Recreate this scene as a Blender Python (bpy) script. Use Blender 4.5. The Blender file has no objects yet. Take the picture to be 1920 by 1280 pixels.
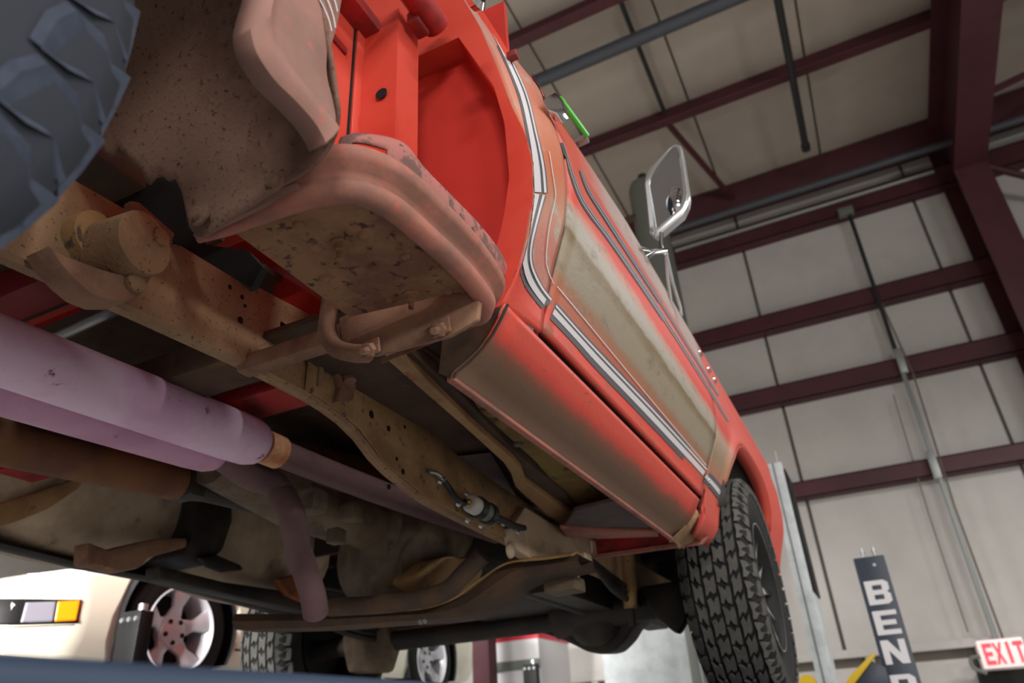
import bpy, bmesh, math, random
from mathutils import Vector, Matrix
from mathutils.bvhtree import BVHTree
random.seed(7)
C = bpy.context.scene.collection
scn = bpy.context.scene
PI = math.pi

# ------------------------------------------------------------------ camera, world, lights, exposure
YAW, PITCH, ROLL = math.radians(24.39676), math.radians(28.56835), math.radians(3.62352)
F = 1364.63
M3 = (Matrix.Rotation(YAW, 3, 'Z') @ Matrix.Rotation(PITCH, 3, 'X') @ Matrix.Rotation(ROLL, 3, 'Y'))
cam_d = bpy.data.cameras.new('camera'); cam = bpy.data.objects.new('camera', cam_d); C.objects.link(cam)
cam_d.sensor_width = 36.0; cam_d.lens = 36.0 * F / 1920; cam_d.clip_start = 0.02; cam_d.clip_end = 200
cam.matrix_world = (M3 @ Matrix.Rotation(PI / 2, 3, 'X')).to_4x4()
cam_d.dof.use_dof = True; cam_d.dof.focus_distance = 1.05; cam_d.dof.aperture_fstop = 5.0
scn.camera = cam
scn.view_settings.view_transform = 'Standard'; scn.view_settings.look = 'None'
scn.view_settings.gamma = 1.0; scn.view_settings.use_curve_mapping = False
scn.view_settings.exposure = 0.0
w = bpy.data.worlds.new('world'); scn.world = w; w.use_nodes = True
w.node_tree.nodes['Background'].inputs[0].default_value = (0.9, 0.95, 1, 1)
w.node_tree.nodes['Background'].inputs[1].default_value = 0.12
FLOOR_Z = -1.6; CEIL_Z = 7.4; WALL_Y = 10.0

def lamp(name, loc, target, size, power, col=(1, .97, .92), sy=None):
    l = bpy.data.lights.new(name, 'AREA'); l.energy = power; l.size = size; l.color = col
    if sy: l.shape = 'RECTANGLE'; l.size_y = sy
    o = bpy.data.objects.new(name, l); C.objects.link(o); o.location = loc
    o.rotation_euler = (Vector(target) - Vector(loc)).to_track_quat('-Z', 'Y').to_euler()
    return o
# the shop's high bay lamps hang below the purlins, in two rows
for (x, y, z, pw) in ((3.0, -4.5, 4.6, 150), (3.0, 0.8, 4.6, 130), (3.6, 6.0, 3.4, 165), (-5.6, 0.6, 4.6, 240), (-5.6, 5.8, 3.4, 220), (-11, 2, 4.6, 160), (-11, 7.0, 3.6, 140)):
    lamp('high_bay_light', (x, y, z), (x, y, 0), 1.2, pw, (1, .985, .96), sy=.5)
# unseen lamps set behind the camera to light the truck and the car
lamp('offscreen_light', (3.0, -5.6, 3.2), (-.6, .8, .7), 2.2, 190, (1, .985, .96), sy=.5)
lamp('offscreen_light', (5.6, -2.2, 1.4), (-.4, 1.6, .8), 2.2, 160, (1, .985, .96), sy=.5)  # low unseen fill for the truck side and underside
lamp('offscreen_light', (-2.8, -5.2, 1.8), (-4.1, 2.6, .6), 1.8, 150, (1, .985, .96), sy=.5).data.spread = math.radians(40)  # narrow lamp added out of view to brighten the car

# ------------------------------------------------------------------ helpers: pixel rays onto real planes
def ray(px, py): return M3 @ Vector(((px - 960) / F, 1, -(py - 640) / F))
def AX(px, py, x): d = ray(px, py); return d * (x / d.x)
def AY(px, py, y): d = ray(px, py); return d * (y / d.y)
def AZ(px, py, z): d = ray(px, py); return d * (z / d.z)
def ips(v, pts):
    if v <= pts[0][0]: return pts[0][1]
    for (a, b), (c, d) in zip(pts, pts[1:]):
        if v <= c: return b + (d - b) * (v - a) / (c - a)
    return pts[-1][1]
def smooth(pts, n=8, closed=False):
    """Catmull-Rom through the points"""
    P = [Vector(p) for p in pts]; out = []; m = len(P)
    for i in range(m if closed else m - 1):
        if closed: a, b, c, d = P[i - 1], P[i], P[(i + 1) % m], P[(i + 2) % m]
        else: a, b, c, d = P[max(i - 1, 0)], P[i], P[i + 1], P[min(i + 2, m - 1)]
        for k in range(n):
            t = k / n
            out.append(.5 * ((2 * b) + (c - a) * t + (2 * a - 5 * b + 4 * c - d) * t * t + (3 * b - a - 3 * c + d) * t ** 3))
    if not closed: out.append(P[-1])
    return out

class MB:
    def __init__(s): s.bm = bmesh.new()
    def face(s, vs):
        try: return s.bm.faces.new(vs)
        except ValueError: return None
    def box(s, lo, hi, bev=0, rot=None, seg=2):
        c = [(a + b) / 2 for a, b in zip(lo, hi)]; d = [abs(b - a) for a, b in zip(lo, hi)]
        m = Matrix.Translation(c) @ (rot.to_4x4() if rot else Matrix()) @ Matrix.Diagonal((*d, 1))
        r = bmesh.ops.create_cube(s.bm, size=1, matrix=m)
        if bev:
            es = list({e for v in r['verts'] for e in v.link_edges})
            bmesh.ops.bevel(s.bm, geom=es, offset=bev, segments=seg, affect='EDGES', profile=.5, clamp_overlap=True)
        return s
    def prism(s, pts, vec, bev=0, seg=2):
        vs = [s.bm.verts.new(p) for p in pts]; f = s.face(vs)
        r = bmesh.ops.extrude_face_region(s.bm, geom=[f])
        nv = [v for v in r['geom'] if isinstance(v, bmesh.types.BMVert)]
        bmesh.ops.translate(s.bm, vec=Vector(vec), verts=nv)
        if bev:
            es = list({e for v in vs + nv for e in v.link_edges})
            bmesh.ops.bevel(s.bm, geom=es, offset=bev, segments=seg, affect='EDGES', profile=.5, clamp_overlap=True)
        return s
    def tube(s, pts, r, seg=14, caps=True):
        P = [Vector(p) for p in pts]; rings = []; n = len(P); up = None
        for i, p in enumerate(P):
            t = (P[min(i + 1, n - 1)] - P[max(i - 1, 0)]).normalized()
            if up is None:
                up = Vector((0, 0, 1)) if abs(t.z) < .9 else Vector((1, 0, 0))
            up = (up - t * up.dot(t)).normalized(); b = t.cross(up)
            rr = r[i] if isinstance(r, (list, tuple)) else r
            rings.append([s.bm.verts.new(p + (up * math.cos(a) + b * math.sin(a)) * rr) for a in (2 * PI * k / seg for k in range(seg))])
        for a, b in zip(rings, rings[1:]):
            for k in range(seg): s.face([a[k], a[(k + 1) % seg], b[(k + 1) % seg], b[k]])
        if caps: s.face(rings[0][::-1]); s.face(rings[-1])
        return s
    def lathe(s, prof, origin, axis, seg=48, close=False):
        """prof: (distance along axis, radius)"""
        A = Vector(axis).normalized(); u = A.orthogonal().normalized(); v = A.cross(u); o = Vector(origin); rings = []
        for (d, r) in prof:
            if r < 1e-6: rings.append([s.bm.verts.new(o + A * d)])
            else: rings.append([s.bm.verts.new(o + A * d + (u * math.cos(2 * PI * k / seg) + v * math.sin(2 * PI * k / seg)) * r) for k in range(seg)])
        pairs = list(zip(rings, rings[1:])) + ([(rings[-1], rings[0])] if close else [])
        for a, b in pairs:
            for k in range(seg):
                q = (k + 1) % seg
                vs = ([a[0]] if len(a) == 1 else [a[k], a[q]]) + ([b[0]] if len(b) == 1 else [b[q], b[k]])
                if len(vs) > 2: s.face(vs)
        return s
    def keep_above(s, z):
        bmesh.ops.delete(s.bm, geom=[v for v in s.bm.verts if v.co.z < z], context='VERTS'); return s
    def grid(s, rows):
        R = [[s.bm.verts.new(p) for p in row] for row in rows]
        for a, b in zip(R, R[1:]):
            for k in range(len(a) - 1): s.face([a[k], a[k + 1], b[k + 1], b[k]])
        return s
    def build(s, name, mat, parent=None, ang=38, solid=0, off=-1, out=None, label=None, kind=None):
        bmesh.ops.remove_doubles(s.bm, verts=s.bm.verts, dist=1e-6)
        bmesh.ops.recalc_face_normals(s.bm, faces=s.bm.faces)
        if out:
            O = Vector(out); tot = sum((f.normal.dot(O) * f.calc_area() for f in s.bm.faces))
            if tot < 0: bmesh.ops.reverse_faces(s.bm, faces=s.bm.faces)
        me = bpy.data.meshes.new(name); s.bm.to_mesh(me); s.bm.free()
        me.polygons.foreach_set('use_smooth', [True] * len(me.polygons)); me.set_sharp_from_angle(angle=math.radians(ang))
        me.materials.append(mat)
        o = bpy.data.objects.new(name, me); C.objects.link(o)
        if solid:
            m = o.modifiers.new('solid', 'SOLIDIFY'); m.thickness = solid; m.offset = off
        if parent: adopt(o, parent)
        if label: o['label'] = label
        if kind: o['kind'] = kind
        return o

def adopt(o, parent):
    o.parent = parent
    base = parent
    while base.parent: base = base.parent
    if parent.type == 'EMPTY': o.matrix_parent_inverse = Matrix.Translation(-parent.location)
def thing(name, label, cat, loc, group=None):
    o = bpy.data.objects.new(name, None); C.objects.link(o); o.location = loc; o.empty_display_size = .1
    o['label'] = label; o['category'] = cat
    if group: o['group'] = group
    return o
def tag(o, label, cat, group=None):
    o['label'] = label; o['category'] = cat
    if group: o['group'] = group
    return o
def struct(o): o['kind'] = 'structure'; return o

# ------------------------------------------------------------------ materials
def lin(c): return tuple(((v / 255) / 12.92 if v / 255 < .04045 else ((v / 255 + .055) / 1.055) ** 2.4) for v in c) + (1,)
def mat(name, col, rough=.5, metal=0, col2=None, scale=6, mix=(.4, .65), col3=None, scale3=60, mix3=(.58, .66),
        bump=0, bscale=80, detail=6, emit=None, spec=.5, stretch=None, coat=0, trans=0):
    m = bpy.data.materials.new(name); m.use_nodes = True; nt = m.node_tree; N = nt.nodes; L = nt.links
    b = N['Principled BSDF']; b.inputs['Roughness'].default_value = rough; b.inputs['Metallic'].default_value = metal
    b.inputs['Specular IOR Level'].default_value = spec; b.inputs['Coat Weight'].default_value = coat
    b.inputs['Transmission Weight'].default_value = trans
    tc = N.new('ShaderNodeTexCoord'); vec = tc.outputs['Object']
    if stretch:
        mp = N.new('ShaderNodeMapping'); mp.inputs['Scale'].default_value = stretch; L.new(vec, mp.inputs[0]); vec = mp.outputs[0]
    def noise(sc, det=detail):
        n = N.new('ShaderNodeTexNoise'); n.inputs['Scale'].default_value = sc; n.inputs['Detail'].default_value = det
        n.inputs['Roughness'].default_value = .65; L.new(vec, n.inputs['Vector']); return n.outputs['Fac']
    def ramp(src, lo, hi):
        r = N.new('ShaderNodeMapRange'); r.inputs[1].default_value = lo; r.inputs[2].default_value = hi; r.clamp = True
        r.interpolation_type = 'SMOOTHSTEP'; L.new(src, r.inputs[0]); return r.outputs[0]
    def mixc(f, a, c):
        x = N.new('ShaderNodeMix'); x.data_type = 'RGBA'; L.new(f, x.inputs[0])
        for s, i in ((a, 6), (c, 7)):
            if isinstance(s, tuple): x.inputs[i].default_value = s
            else: L.new(s, x.inputs[i])
        return x.outputs[2]
    out = lin(col)
    if col2: out = mixc(ramp(noise(scale), *mix), out, lin(col2))
    if col3: out = mixc(ramp(noise(scale3), *mix3), out, lin(col3))
    if isinstance(out, tuple): b.inputs['Base Color'].default_value = out
    else: L.new(out, b.inputs['Base Color'])
    if bump:
        bn = N.new('ShaderNodeBump'); bn.inputs['Strength'].default_value = bump; bn.inputs['Distance'].default_value = .004
        L.new(noise(bscale), bn.inputs['Height']); L.new(bn.outputs[0], b.inputs['Normal'])
    if emit: b.inputs['Emission Color'].default_value = lin(emit[0]); b.inputs['Emission Strength'].default_value = emit[1]
    m['h'] = 0
    return m
def bands(name, stops, axis='Z', wob=.03, wscale=9, rough=.5, speck=None, stretch=(1, 1, 1), bump=.15, masks=()):
    """paint with dirt lying in soft bands along one axis; stops: (coordinate, colour)"""
    m = bpy.data.materials.new(name); m.use_nodes = True; nt = m.node_tree; N = nt.nodes; L = nt.links; b = N['Principled BSDF']
    tc = N.new('ShaderNodeTexCoord'); sp = N.new('ShaderNodeSeparateXYZ'); L.new(tc.outputs['Object'], sp.inputs[0])
    mp = N.new('ShaderNodeMapping'); mp.inputs['Scale'].default_value = stretch; L.new(tc.outputs['Object'], mp.inputs[0])
    n = N.new('ShaderNodeTexNoise'); n.inputs['Scale'].default_value = wscale; n.inputs['Detail'].default_value = 8; n.inputs['Roughness'].default_value = .7
    L.new(mp.outputs[0], n.inputs['Vector'])
    a = N.new('ShaderNodeMath'); a.operation = 'MULTIPLY_ADD'; L.new(n.outputs['Fac'], a.inputs[0]); a.inputs[1].default_value = 2 * wob; L.new(sp.outputs[axis], a.inputs[2])
    lo, hi = stops[0][0] - .02, stops[-1][0] + .02
    r = N.new('ShaderNodeMapRange'); r.inputs[1].default_value = lo + wob; r.inputs[2].default_value = hi + wob; L.new(a.outputs[0], r.inputs[0])
    cr = N.new('ShaderNodeValToRGB'); L.new(r.outputs[0], cr.inputs[0]); e = cr.color_ramp.elements
    while len(e) > 1: e.remove(e[-1])
    e[0].position = (stops[0][0] - lo) / (hi - lo); e[0].color = lin(stops[0][1])
    for z, c in stops[1:]:
        q = e.new((z - lo) / (hi - lo)); q.color = lin(c)
    out = cr.outputs[0]
    if speck:
        n2 = N.new('ShaderNodeTexNoise'); n2.inputs['Scale'].default_value = speck[1]; n2.inputs['Detail'].default_value = 8; n2.inputs['Roughness'].default_value = .7
        L.new(mp.outputs[0], n2.inputs['Vector'])
        r2 = N.new('ShaderNodeMapRange'); r2.inputs[1].default_value = speck[2]; r2.inputs[2].default_value = speck[3]; L.new(n2.outputs['Fac'], r2.inputs[0])
        x = N.new('ShaderNodeMix'); x.data_type = 'RGBA'; L.new(r2.outputs[0], x.inputs[0]); L.new(out, x.inputs[6]); x.inputs[7].default_value = lin(speck[0]); out = x.outputs[2]
    for (y0, y1, z0, z1, col) in masks:   # clean paint from y0 to y1 and from z0 to z1
        fs = []
        for src, lo_, hi_ in ((sp.outputs['Y'], y0, y1), (sp.outputs['Z'], z0, z1)):
            q = N.new('ShaderNodeMath'); q.operation = 'MULTIPLY_ADD'; L.new(n.outputs['Fac'], q.inputs[0]); q.inputs[1].default_value = .08; L.new(src, q.inputs[2])
            w_ = N.new('ShaderNodeMapRange'); w_.inputs[1].default_value = lo_ + .04; w_.inputs[2].default_value = hi_ + .04; L.new(q.outputs[0], w_.inputs[0]); fs.append(w_.outputs[0])
        mu = N.new('ShaderNodeMath'); mu.operation = 'MULTIPLY'; L.new(fs[0], mu.inputs[0]); L.new(fs[1], mu.inputs[1])
        x = N.new('ShaderNodeMix'); x.data_type = 'RGBA'; L.new(mu.outputs[0], x.inputs[0]); L.new(out, x.inputs[6]); x.inputs[7].default_value = lin(col); out = x.outputs[2]
    L.new(out, b.inputs['Base Color']); b.inputs['Roughness'].default_value = rough
    if bump:
        bn = N.new('ShaderNodeBump'); bn.inputs['Strength'].default_value = bump; bn.inputs['Distance'].default_value = .003
        n3 = N.new('ShaderNodeTexNoise'); n3.inputs['Scale'].default_value = 120; L.new(tc.outputs['Object'], n3.inputs['Vector'])
        L.new(n3.outputs['Fac'], bn.inputs['Height']); L.new(bn.outputs[0], b.inputs['Normal'])
    return m

RED = (212, 78, 62)
M = {}
M['red'] = mat('red_paint', RED, .4, col2=(202, 60, 46), scale=3, spec=.4)
M['red_shaded'] = mat('shaded_red_paint', (196, 48, 37), .55, col2=(184, 43, 33), scale=4)  # body red darkened, shade of the cab recess is in the colour
M['red_dull'] = mat('dull_red_paint', (176, 40, 40), .6, col2=(120, 40, 36), scale=14)  # duller, darker mottled red
M['red_dark'] = mat('shaded_sill_red', (136, 20, 30), .6, col2=(104, 22, 26), scale=10)  # sill red darkened, shade under the bed put into the colour
M['frame'] = mat('rusty_frame', (166, 132, 98), .9, col2=(140, 108, 80), scale=7, col3=(88, 64, 48), scale3=130, mix3=(.58, .66), bump=.5, bscale=140)
M['frame_ochre'] = mat('ochre_dirt_frame', (172, 136, 90), .9, col2=(142, 108, 74), scale=9, col3=(88, 72, 60), scale3=34, mix3=(.58, .68), bump=.5, bscale=120)
M['liner'] = mat('dirty_fender_liner', (134, 102, 86), .95, col2=(104, 72, 60), scale=6, col3=(72, 50, 42), scale3=150, mix3=(.58, .66), bump=.6, bscale=150)
M['pan'] = mat('rusted_step_bottom', (150, 110, 78), .95, col2=(120, 80, 62), scale=9, col3=(70, 40, 34), scale3=45, mix3=(.55, .66), bump=.9, bscale=60)
M['rim'] = mat('dusty_pink_paint', (176, 112, 96), .8, col2=(140, 98, 84), scale=12, col3=(196, 100, 84), scale3=26, mix3=(.56, .68), bump=.2)
M['skirt'] = mat('chipped_pink_paint', (172, 108, 100), .8, col2=(116, 84, 78), scale=22, mix=(.46, .54), col3=(86, 56, 54), scale3=60, mix3=(.6, .64), bump=.3)
M['lip'] = mat('dusty_fender_lip', (160, 116, 104), .8, col2=(142, 106, 94), scale=10, col3=(190, 104, 92), scale3=16, mix3=(.62, .72), bump=.15)
M['bracket'] = mat('dusty_bracket', (150, 112, 90), .95, col2=(126, 90, 72), scale=14, col3=(150, 112, 82), scale3=30, bump=.4)
M['rib'] = mat('tan_underseal', (166, 130, 88), .9, col2=(148, 110, 76), scale=12, col3=(150, 84, 66), scale3=18, mix3=(.62, .7), bump=.2)
M['floorpan'] = mat('brown_floor_pan', (92, 70, 54), .95, col2=(74, 54, 44), scale=8, col3=(112, 92, 50), scale3=14, mix3=(.6, .74), bump=.5)
M['yellow_pan'] = mat('oily_yellow_pan', (140, 116, 56), .8, col2=(116, 88, 50), scale=9, col3=(80, 52, 32), scale3=24, bump=.3)
M['grey_pan'] = mat('grey_undercoat', (112, 98, 92), .85, col2=(96, 82, 78), scale=6, bump=.2)
M['muffler'] = mat('faded_pink_muffler', (236, 204, 228), .5, col2=(226, 178, 212), scale=7, col3=(150, 60, 100), scale3=22, mix3=(.64, .72), bump=.12)
M['muffler2'] = mat('faded_pink_muffler_low', (206, 156, 186), .6, col2=(192, 142, 172), scale=7, col3=(130, 84, 84), scale3=20, mix3=(.64, .74), bump=.12)
M['pipe'] = mat('violet_brown_pipe', (112, 84, 86), .85, col2=(98, 74, 74), scale=9, bump=.2)
M['collar'] = mat('tan_pipe_collar', (206, 158, 116), .8, col2=(180, 110, 70), scale=18)
M['shaft'] = mat('rusty_driveshaft', (120, 78, 46), .8, col2=(96, 62, 46), scale=6, bump=.2)
M['tank'] = mat('tan_tank', (190, 168, 142), .75, col2=(162, 140, 118), scale=5, col3=(96, 86, 78), scale3=10, mix3=(.6, .75), bump=.1)
M['case'] = mat('oily_gear_case', (116, 98, 78), .7, col2=(84, 70, 58), scale=9, col3=(112, 98, 78), scale3=20, mix3=(.6, .72), bump=.8, bscale=40)
M['greasy'] = mat('greasy_black', (38, 33, 30), .6, col2=(54, 44, 38), scale=12, bump=.5)
M['brown_dark'] = mat('dark_brown_steel', (72, 56, 46), .85, col2=(92, 68, 48), scale=9, bump=.4)
M['orange_rust'] = mat('orange_rust', (150, 84, 40), .9, col2=(110, 62, 40), scale=16)
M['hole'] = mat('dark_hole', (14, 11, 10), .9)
M['rubber'] = mat('tyre_rubber', (74, 72, 68), .75, col2=(84, 82, 78), scale=30, bump=.1)
M['rubber_dark'] = mat('shaded_groove_rubber', (22, 22, 22), .9)  # darker than the tread blocks, groove shade put into the rubber colour
M['rubber_side'] = mat('dusty_sidewall', (40, 44, 54), .85)
M['rubber_dust'] = mat('dusty_tyre_rubber', (50, 57, 74), .85, col2=(62, 70, 86), scale=30, bump=.3)
M['chrome'] = mat('chrome', (230, 232, 235), .12, 1)
M['alloy'] = mat('silver_alloy', (206, 206, 212), .35, .25)
M['satin'] = mat('satin_chrome', (226, 228, 230), .3, .85)
M['mirror'] = mat('mirror_glass', (220, 224, 230), .02, 1)
M['steel'] = mat('zinc_steel', (180, 184, 186), .35, .8)
M['brass'] = mat('brass', (210, 160, 70), .3, 1)
M['white_plastic'] = mat('white_plastic', (206, 202, 192), .5)
M['grey_plastic'] = mat('grey_green_plastic', (112, 118, 102), .5)
M['hose'] = mat('black_hose', (30, 36, 40), .5)
M['stripe_white'] = mat('white_stripe', (206, 202, 204), .45)
M['stripe_dark'] = mat('charcoal_stripe', (84, 80, 86), .5)
M['stripe_grey'] = mat('grey_stripe', (150, 142, 146), .5)
M['green'] = mat('plain_green', (70, 200, 50), .4)  # even green of the strip along the handle
M['black'] = mat('black_trim', (17, 17, 18), .6, spec=.3)
M['glass'] = mat('window_glass', (60, 66, 70), .05, spec=.6, trans=.6)
GREY, ORNG = (158, 148, 132), (184, 96, 58)
M['door'] = bands('door_paint_with_dirt', [(.585, RED), (.615, (206, 62, 46)), (.628, (170, 96, 74)), (.655, (176, 88, 60)), (.68, (150, 108, 80)), (.70, (146, 132, 112)), (.74, (146, 134, 112)), (.766, (118, 98, 62)), (.776, GREY), (.80, (166, 158, 148)), (.825, (190, 130, 110)), (.84, (214, 60, 46)), (.92, RED), (.975, (208, 70, 58)), (1.0, (172, 148, 140)), (1.08, (172, 152, 146))], wob=.018, wscale=16, stretch=(1, .5, 1), speck=((118, 100, 78), 26, .55, .72), masks=((1.30, 1.10, .83, .85, (196, 84, 66)),))
M['corner'] = bands('cab_corner_paint', [(.58, RED), (.62, (214, 58, 44)), (.64, (176, 110, 92)), (.70, (178, 92, 66)), (.76, (174, 116, 84)), (.86, (192, 106, 76)), (.95, (196, 124, 96)), (1.05, (190, 110, 86)), (1.2, (170, 120, 106))], wob=.03, wscale=12, speck=(GREY, 20, .56, .68))
M['rocker'] = bands('rocker_paint_with_dirt', [(.470, (122, 92, 74)), (.497, (108, 80, 60)), (.512, (128, 76, 56)), (.528, (206, 66, 52)), (.545, RED), (.57, RED)], wob=.016, wscale=10, stretch=(1, .4, 1), speck=((120, 84, 66), 90, .6, .68))
M['fender'] = bands('front_fender_paint', [(.45, (150, 84, 66)), (.52, (196, 70, 58)), (.6, (204, 84, 68)), (.66, (170, 108, 84)), (.72, (150, 128, 100)), (.78, (176, 150, 130)), (.82, (206, 70, 56)), (.9, RED)], wob=.02, wscale=12, masks=((2.30, 2.42, .3, .31, RED),))
M['runway'] = mat('blue_grey_lift_paint', (54, 70, 92), .5, col2=(49, 64, 85), scale=3)
M['lift'] = mat('dark_blue_lift_paint', (52, 60, 74), .45)
M['letter'] = mat('white_lettering', (222, 220, 222), .5)
M['yellow'] = mat('yellow_paint', (214, 178, 36), .45)
M['maroon'] = mat('maroon_primer_steel', (80, 36, 44), .55, col2=(70, 30, 38), scale=2)
M['wall'] = mat('white_wall_liner', (204, 200, 196), .8, col2=(196, 192, 188), scale=1.2)
M['seam'] = mat('wall_seam', (120, 112, 104), .8)
M['ceil'] = mat('white_ceiling_liner', (180, 170, 158), .85, col2=(172, 162, 151), scale=.8)
M['concrete'] = mat('sealed_concrete', (186, 184, 180), .35, col2=(158, 156, 152), scale=1.5, bump=.05, bscale=20)
M['grey_pipe'] = mat('grey_pipe_paint', (74, 78, 86), .5)
M['dark_pipe'] = mat('dark_pipe_paint', (44, 46, 46), .5)
M['conduit'] = mat('galvanised_conduit', (156, 160, 158), .45, .5)
M['panel'] = mat('galvanised_sheet', (208, 214, 216), .5, .1, col2=(188, 194, 196), scale=5)
M['exit_red'] = mat('exit_sign_red', (236, 40, 50), .4, emit=((255, 50, 62), 2.2))
M['exit_face'] = mat('exit_sign_face', (238, 232, 228), .4, emit=((255, 214, 210), .55))
M['car'] = mat('ivory_car_paint', (238, 234, 214), .25, coat=.5)
M['amber'] = mat('amber_lens', (255, 150, 20), .25, emit=((255, 140, 20), .15))
M['clear_lens'] = mat('clear_lens', (138, 138, 148), .25)
M['red_band'] = mat('red_band_paint', (210, 40, 60), .5)
M['cloudy'] = mat('grey_tank_paint', (112, 116, 110), .6)

# ------------------------------------------------------------------ the building
def simple(name, lo, hi, m, bev=0): return MB().box(lo, hi, bev).build(name, m)
struct(simple('floor', (-15.6, -8, FLOOR_Z - .2), (9, WALL_Y + .3, FLOOR_Z), M['concrete']))
wf = struct(simple('wall_front', (-15.6, WALL_Y + .06, FLOOR_Z), (9, WALL_Y + .3, CEIL_Z), M['seam']))
struct(simple('wall_left', (-15.8, -8, FLOOR_Z), (-15.6, WALL_Y + .3, CEIL_Z), M['wall']))
struct(simple('wall_right', (9, -8, FLOOR_Z), (9.2, WALL_Y + .3, CEIL_Z), M['wall']))
struct(simple('wall_back', (-15.6, -8.2, FLOOR_Z), (9, -8, CEIL_Z), M['wall']))
ce = struct(simple('ceiling', (-15.6, -8, CEIL_Z + .06), (9, WALL_Y + .3, CEIL_Z + .3), M['seam']))
# wall liner sheets (2.4 m wide, thin dark joint between them) on the front wall
x = -15.6 + (-.52 + 15.6) % 2.4 - 2.4
while x < 9:
    a, b = max(x + .02, -15.6), min(x + 2.38, 9)
    if b - a > .1: MB().box((a, WALL_Y, FLOOR_Z + 2.2), (b, WALL_Y + .06, CEIL_Z), .006, seg=1).build('wall_panel', M['wall'], wf)
    x += 2.4
# wainscot frames at the foot of the wall
for k in range(20):
    a = -13.7 + k * 1.12
    MB().box((a + .04, WALL_Y + .02, FLOOR_Z), (a + 1.0, WALL_Y + .06, FLOOR_Z + 2.1), .004, seg=1).build('wainscot_panel', M['wall'], wf)
    MB().box((a - .06, WALL_Y - .06, FLOOR_Z), (a + .03, WALL_Y + .04, FLOOR_Z + 2.2), .006, seg=1).build('stud', M['wall'], wf)
MB().box((-15.6, WALL_Y - .07, FLOOR_Z + 2.2), (9, WALL_Y + .04, FLOOR_Z + 2.29), .006, seg=1).build('rail', M['wall'], wf)
# ceiling sheets between the purlins
for xa in [-15.6 + 1.5 * i for i in range(17)]:
    MB().box((xa + .012, -8, CEIL_Z), (min(xa + 1.488, 9), WALL_Y + .3, CEIL_Z + .06), .005, seg=1).build('ceiling_panel', M['ceil'], ce)
def zbeam(x0, x1, y, z, h, d):
    """Z shaped girt: web plus two flanges, running along X on the wall"""
    m = MB(); m.box((x0, y - d, z - h), (x1, y, z - h + .02), .004, seg=1)
    m.box((x0, y - d, z - h), (x1, y - d + .018, z - h * .12), .004, seg=1); m.box((x0, y - d, z - h * .12 - .02), (x1, y, z - h * .12), .004, seg=1)
    return m
TR = [0]
def trim(m, mt):
    TR[0] += 1
    return struct(m.build('trim_%d' % TR[0], mt))
for z, h in ((6.76 - .0, .42), (5.17, .33), (4.07, .33), (2.71, .27)):
    trim(zbeam(-15.6, 9, WALL_Y - .01, z, h * .9, .2), M['maroon'])
trim(MB().box((-15.6, 9.55, 6.92), (9, 9.8, 7.38), .02), M['maroon'])      # eave strut
for y in (-3.4, -1.6, .2, 2.0, 3.8, 5.45, 7.55):
    m = MB(); m.box((-15.6, y, 7.10), (9, y + .02, 7.39), .004, seg=1); m.box((-15.6, y - .12, 7.10), (9, y + .02, 7.125), .004, seg=1); trim(m, M['maroon'])
# rigid frame: tapered rafter and column, I section
def ibeam(pts_out, pts_in, x, fw):
    """I section in a plane x = const; pts_out / pts_in: the two flange lines as (y, z)"""
    m = MB(); web = [Vector((x, y, z)) for y, z in pts_out] + [Vector((x, y, z)) for y, z in reversed(pts_in)]
    m.prism([p - Vector((.01, 0, 0)) for p in web], (.02, 0, 0))
    for line in (pts_out, pts_in):
        for a, b in zip(line, line[1:]):
            A, B = Vector((x, *a)), Vector((x, *b)); n = Vector((1, 0, 0)).cross((B - A)).normalized() * .012
            m.prism([A + n - Vector((fw, 0, 0)), B + n - Vector((fw, 0, 0)), B - n - Vector((fw, 0, 0)), A - n - Vector((fw, 0, 0))], (2 * fw, 0, 0))
    return m
trim(ibeam([(9.95, FLOOR_Z), (9.95, 7.1), (-8, 7.1)], [(9.45, FLOOR_Z), (9.1, 6.1), (6, 6.25), (-8, 6.4)], 2.45, .19), M['maroon'])
trim(ibeam([(9.95, FLOOR_Z), (9.95, 7.1), (-8, 7.1)], [(9.45, FLOOR_Z), (9.1, 6.1), (6, 6.25), (-8, 6.4)], -6.3, .16), M['maroon'])
for a, b in (((2.6, 9.2, 6.1), (4.2, 9.7, 5.1)), ((2.6, 9.2, 4.9), (4.2, 9.8, 4.05)), ((2.6, 8.2, 6.4), (4.4, 9.0, 7.3)), ((-.95, 7.6, 7.22), (-.45, 9.6, 7.1))):
    trim(MB().tube([a, b], .045, 8), M['maroon'])
# pipes and conduits
def pipe(name, pts, r, m, label, cat='pipe', group=None): return tag(MB().tube(pts, r, 12).build(name, m), label, cat, group)
pipe('ceiling_pipe', [(-12, 5.95, 7.02), (8, 5.95, 7.02)], .085, M['grey_pipe'], 'thick grey pipe crossing the ceiling left of the maroon purlin')
pipe('sprinkler_pipe', [(-.82, -4, 7.28), (-.93, 7.45, 7.28)], .03, M['dark_pipe'], 'thin dark pipe running along the ceiling under the thick grey pipe')
p = tag(MB().tube([(.66, -4, 6.9), (.67, 8.65, 6.9)], .045, 12).build('hanging_rail', M['dark_pipe']), 'long dark rail hung from the ceiling ending in a small knob', 'pipe')
MB().lathe([(0, 0), (0, .06), (.1, .06), (.1, 0)], (.67, 8.63, 6.9), (0, 1, 0), 12).build('end_cap', M['dark_pipe'], p)
pipe('eave_conduit', [(-6, 9.35, 6.72), (8.6, 9.35, 6.72)], .05, M['grey_pipe'], 'grey conduit running along under the eave beam')
pipe('light_strip_conduit', [(-1.5, 9.76, 6.62), (2.2, 9.76, 6.62)], .03, M['conduit'], 'pale thin conduit below the grey conduit under the eave')
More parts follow.
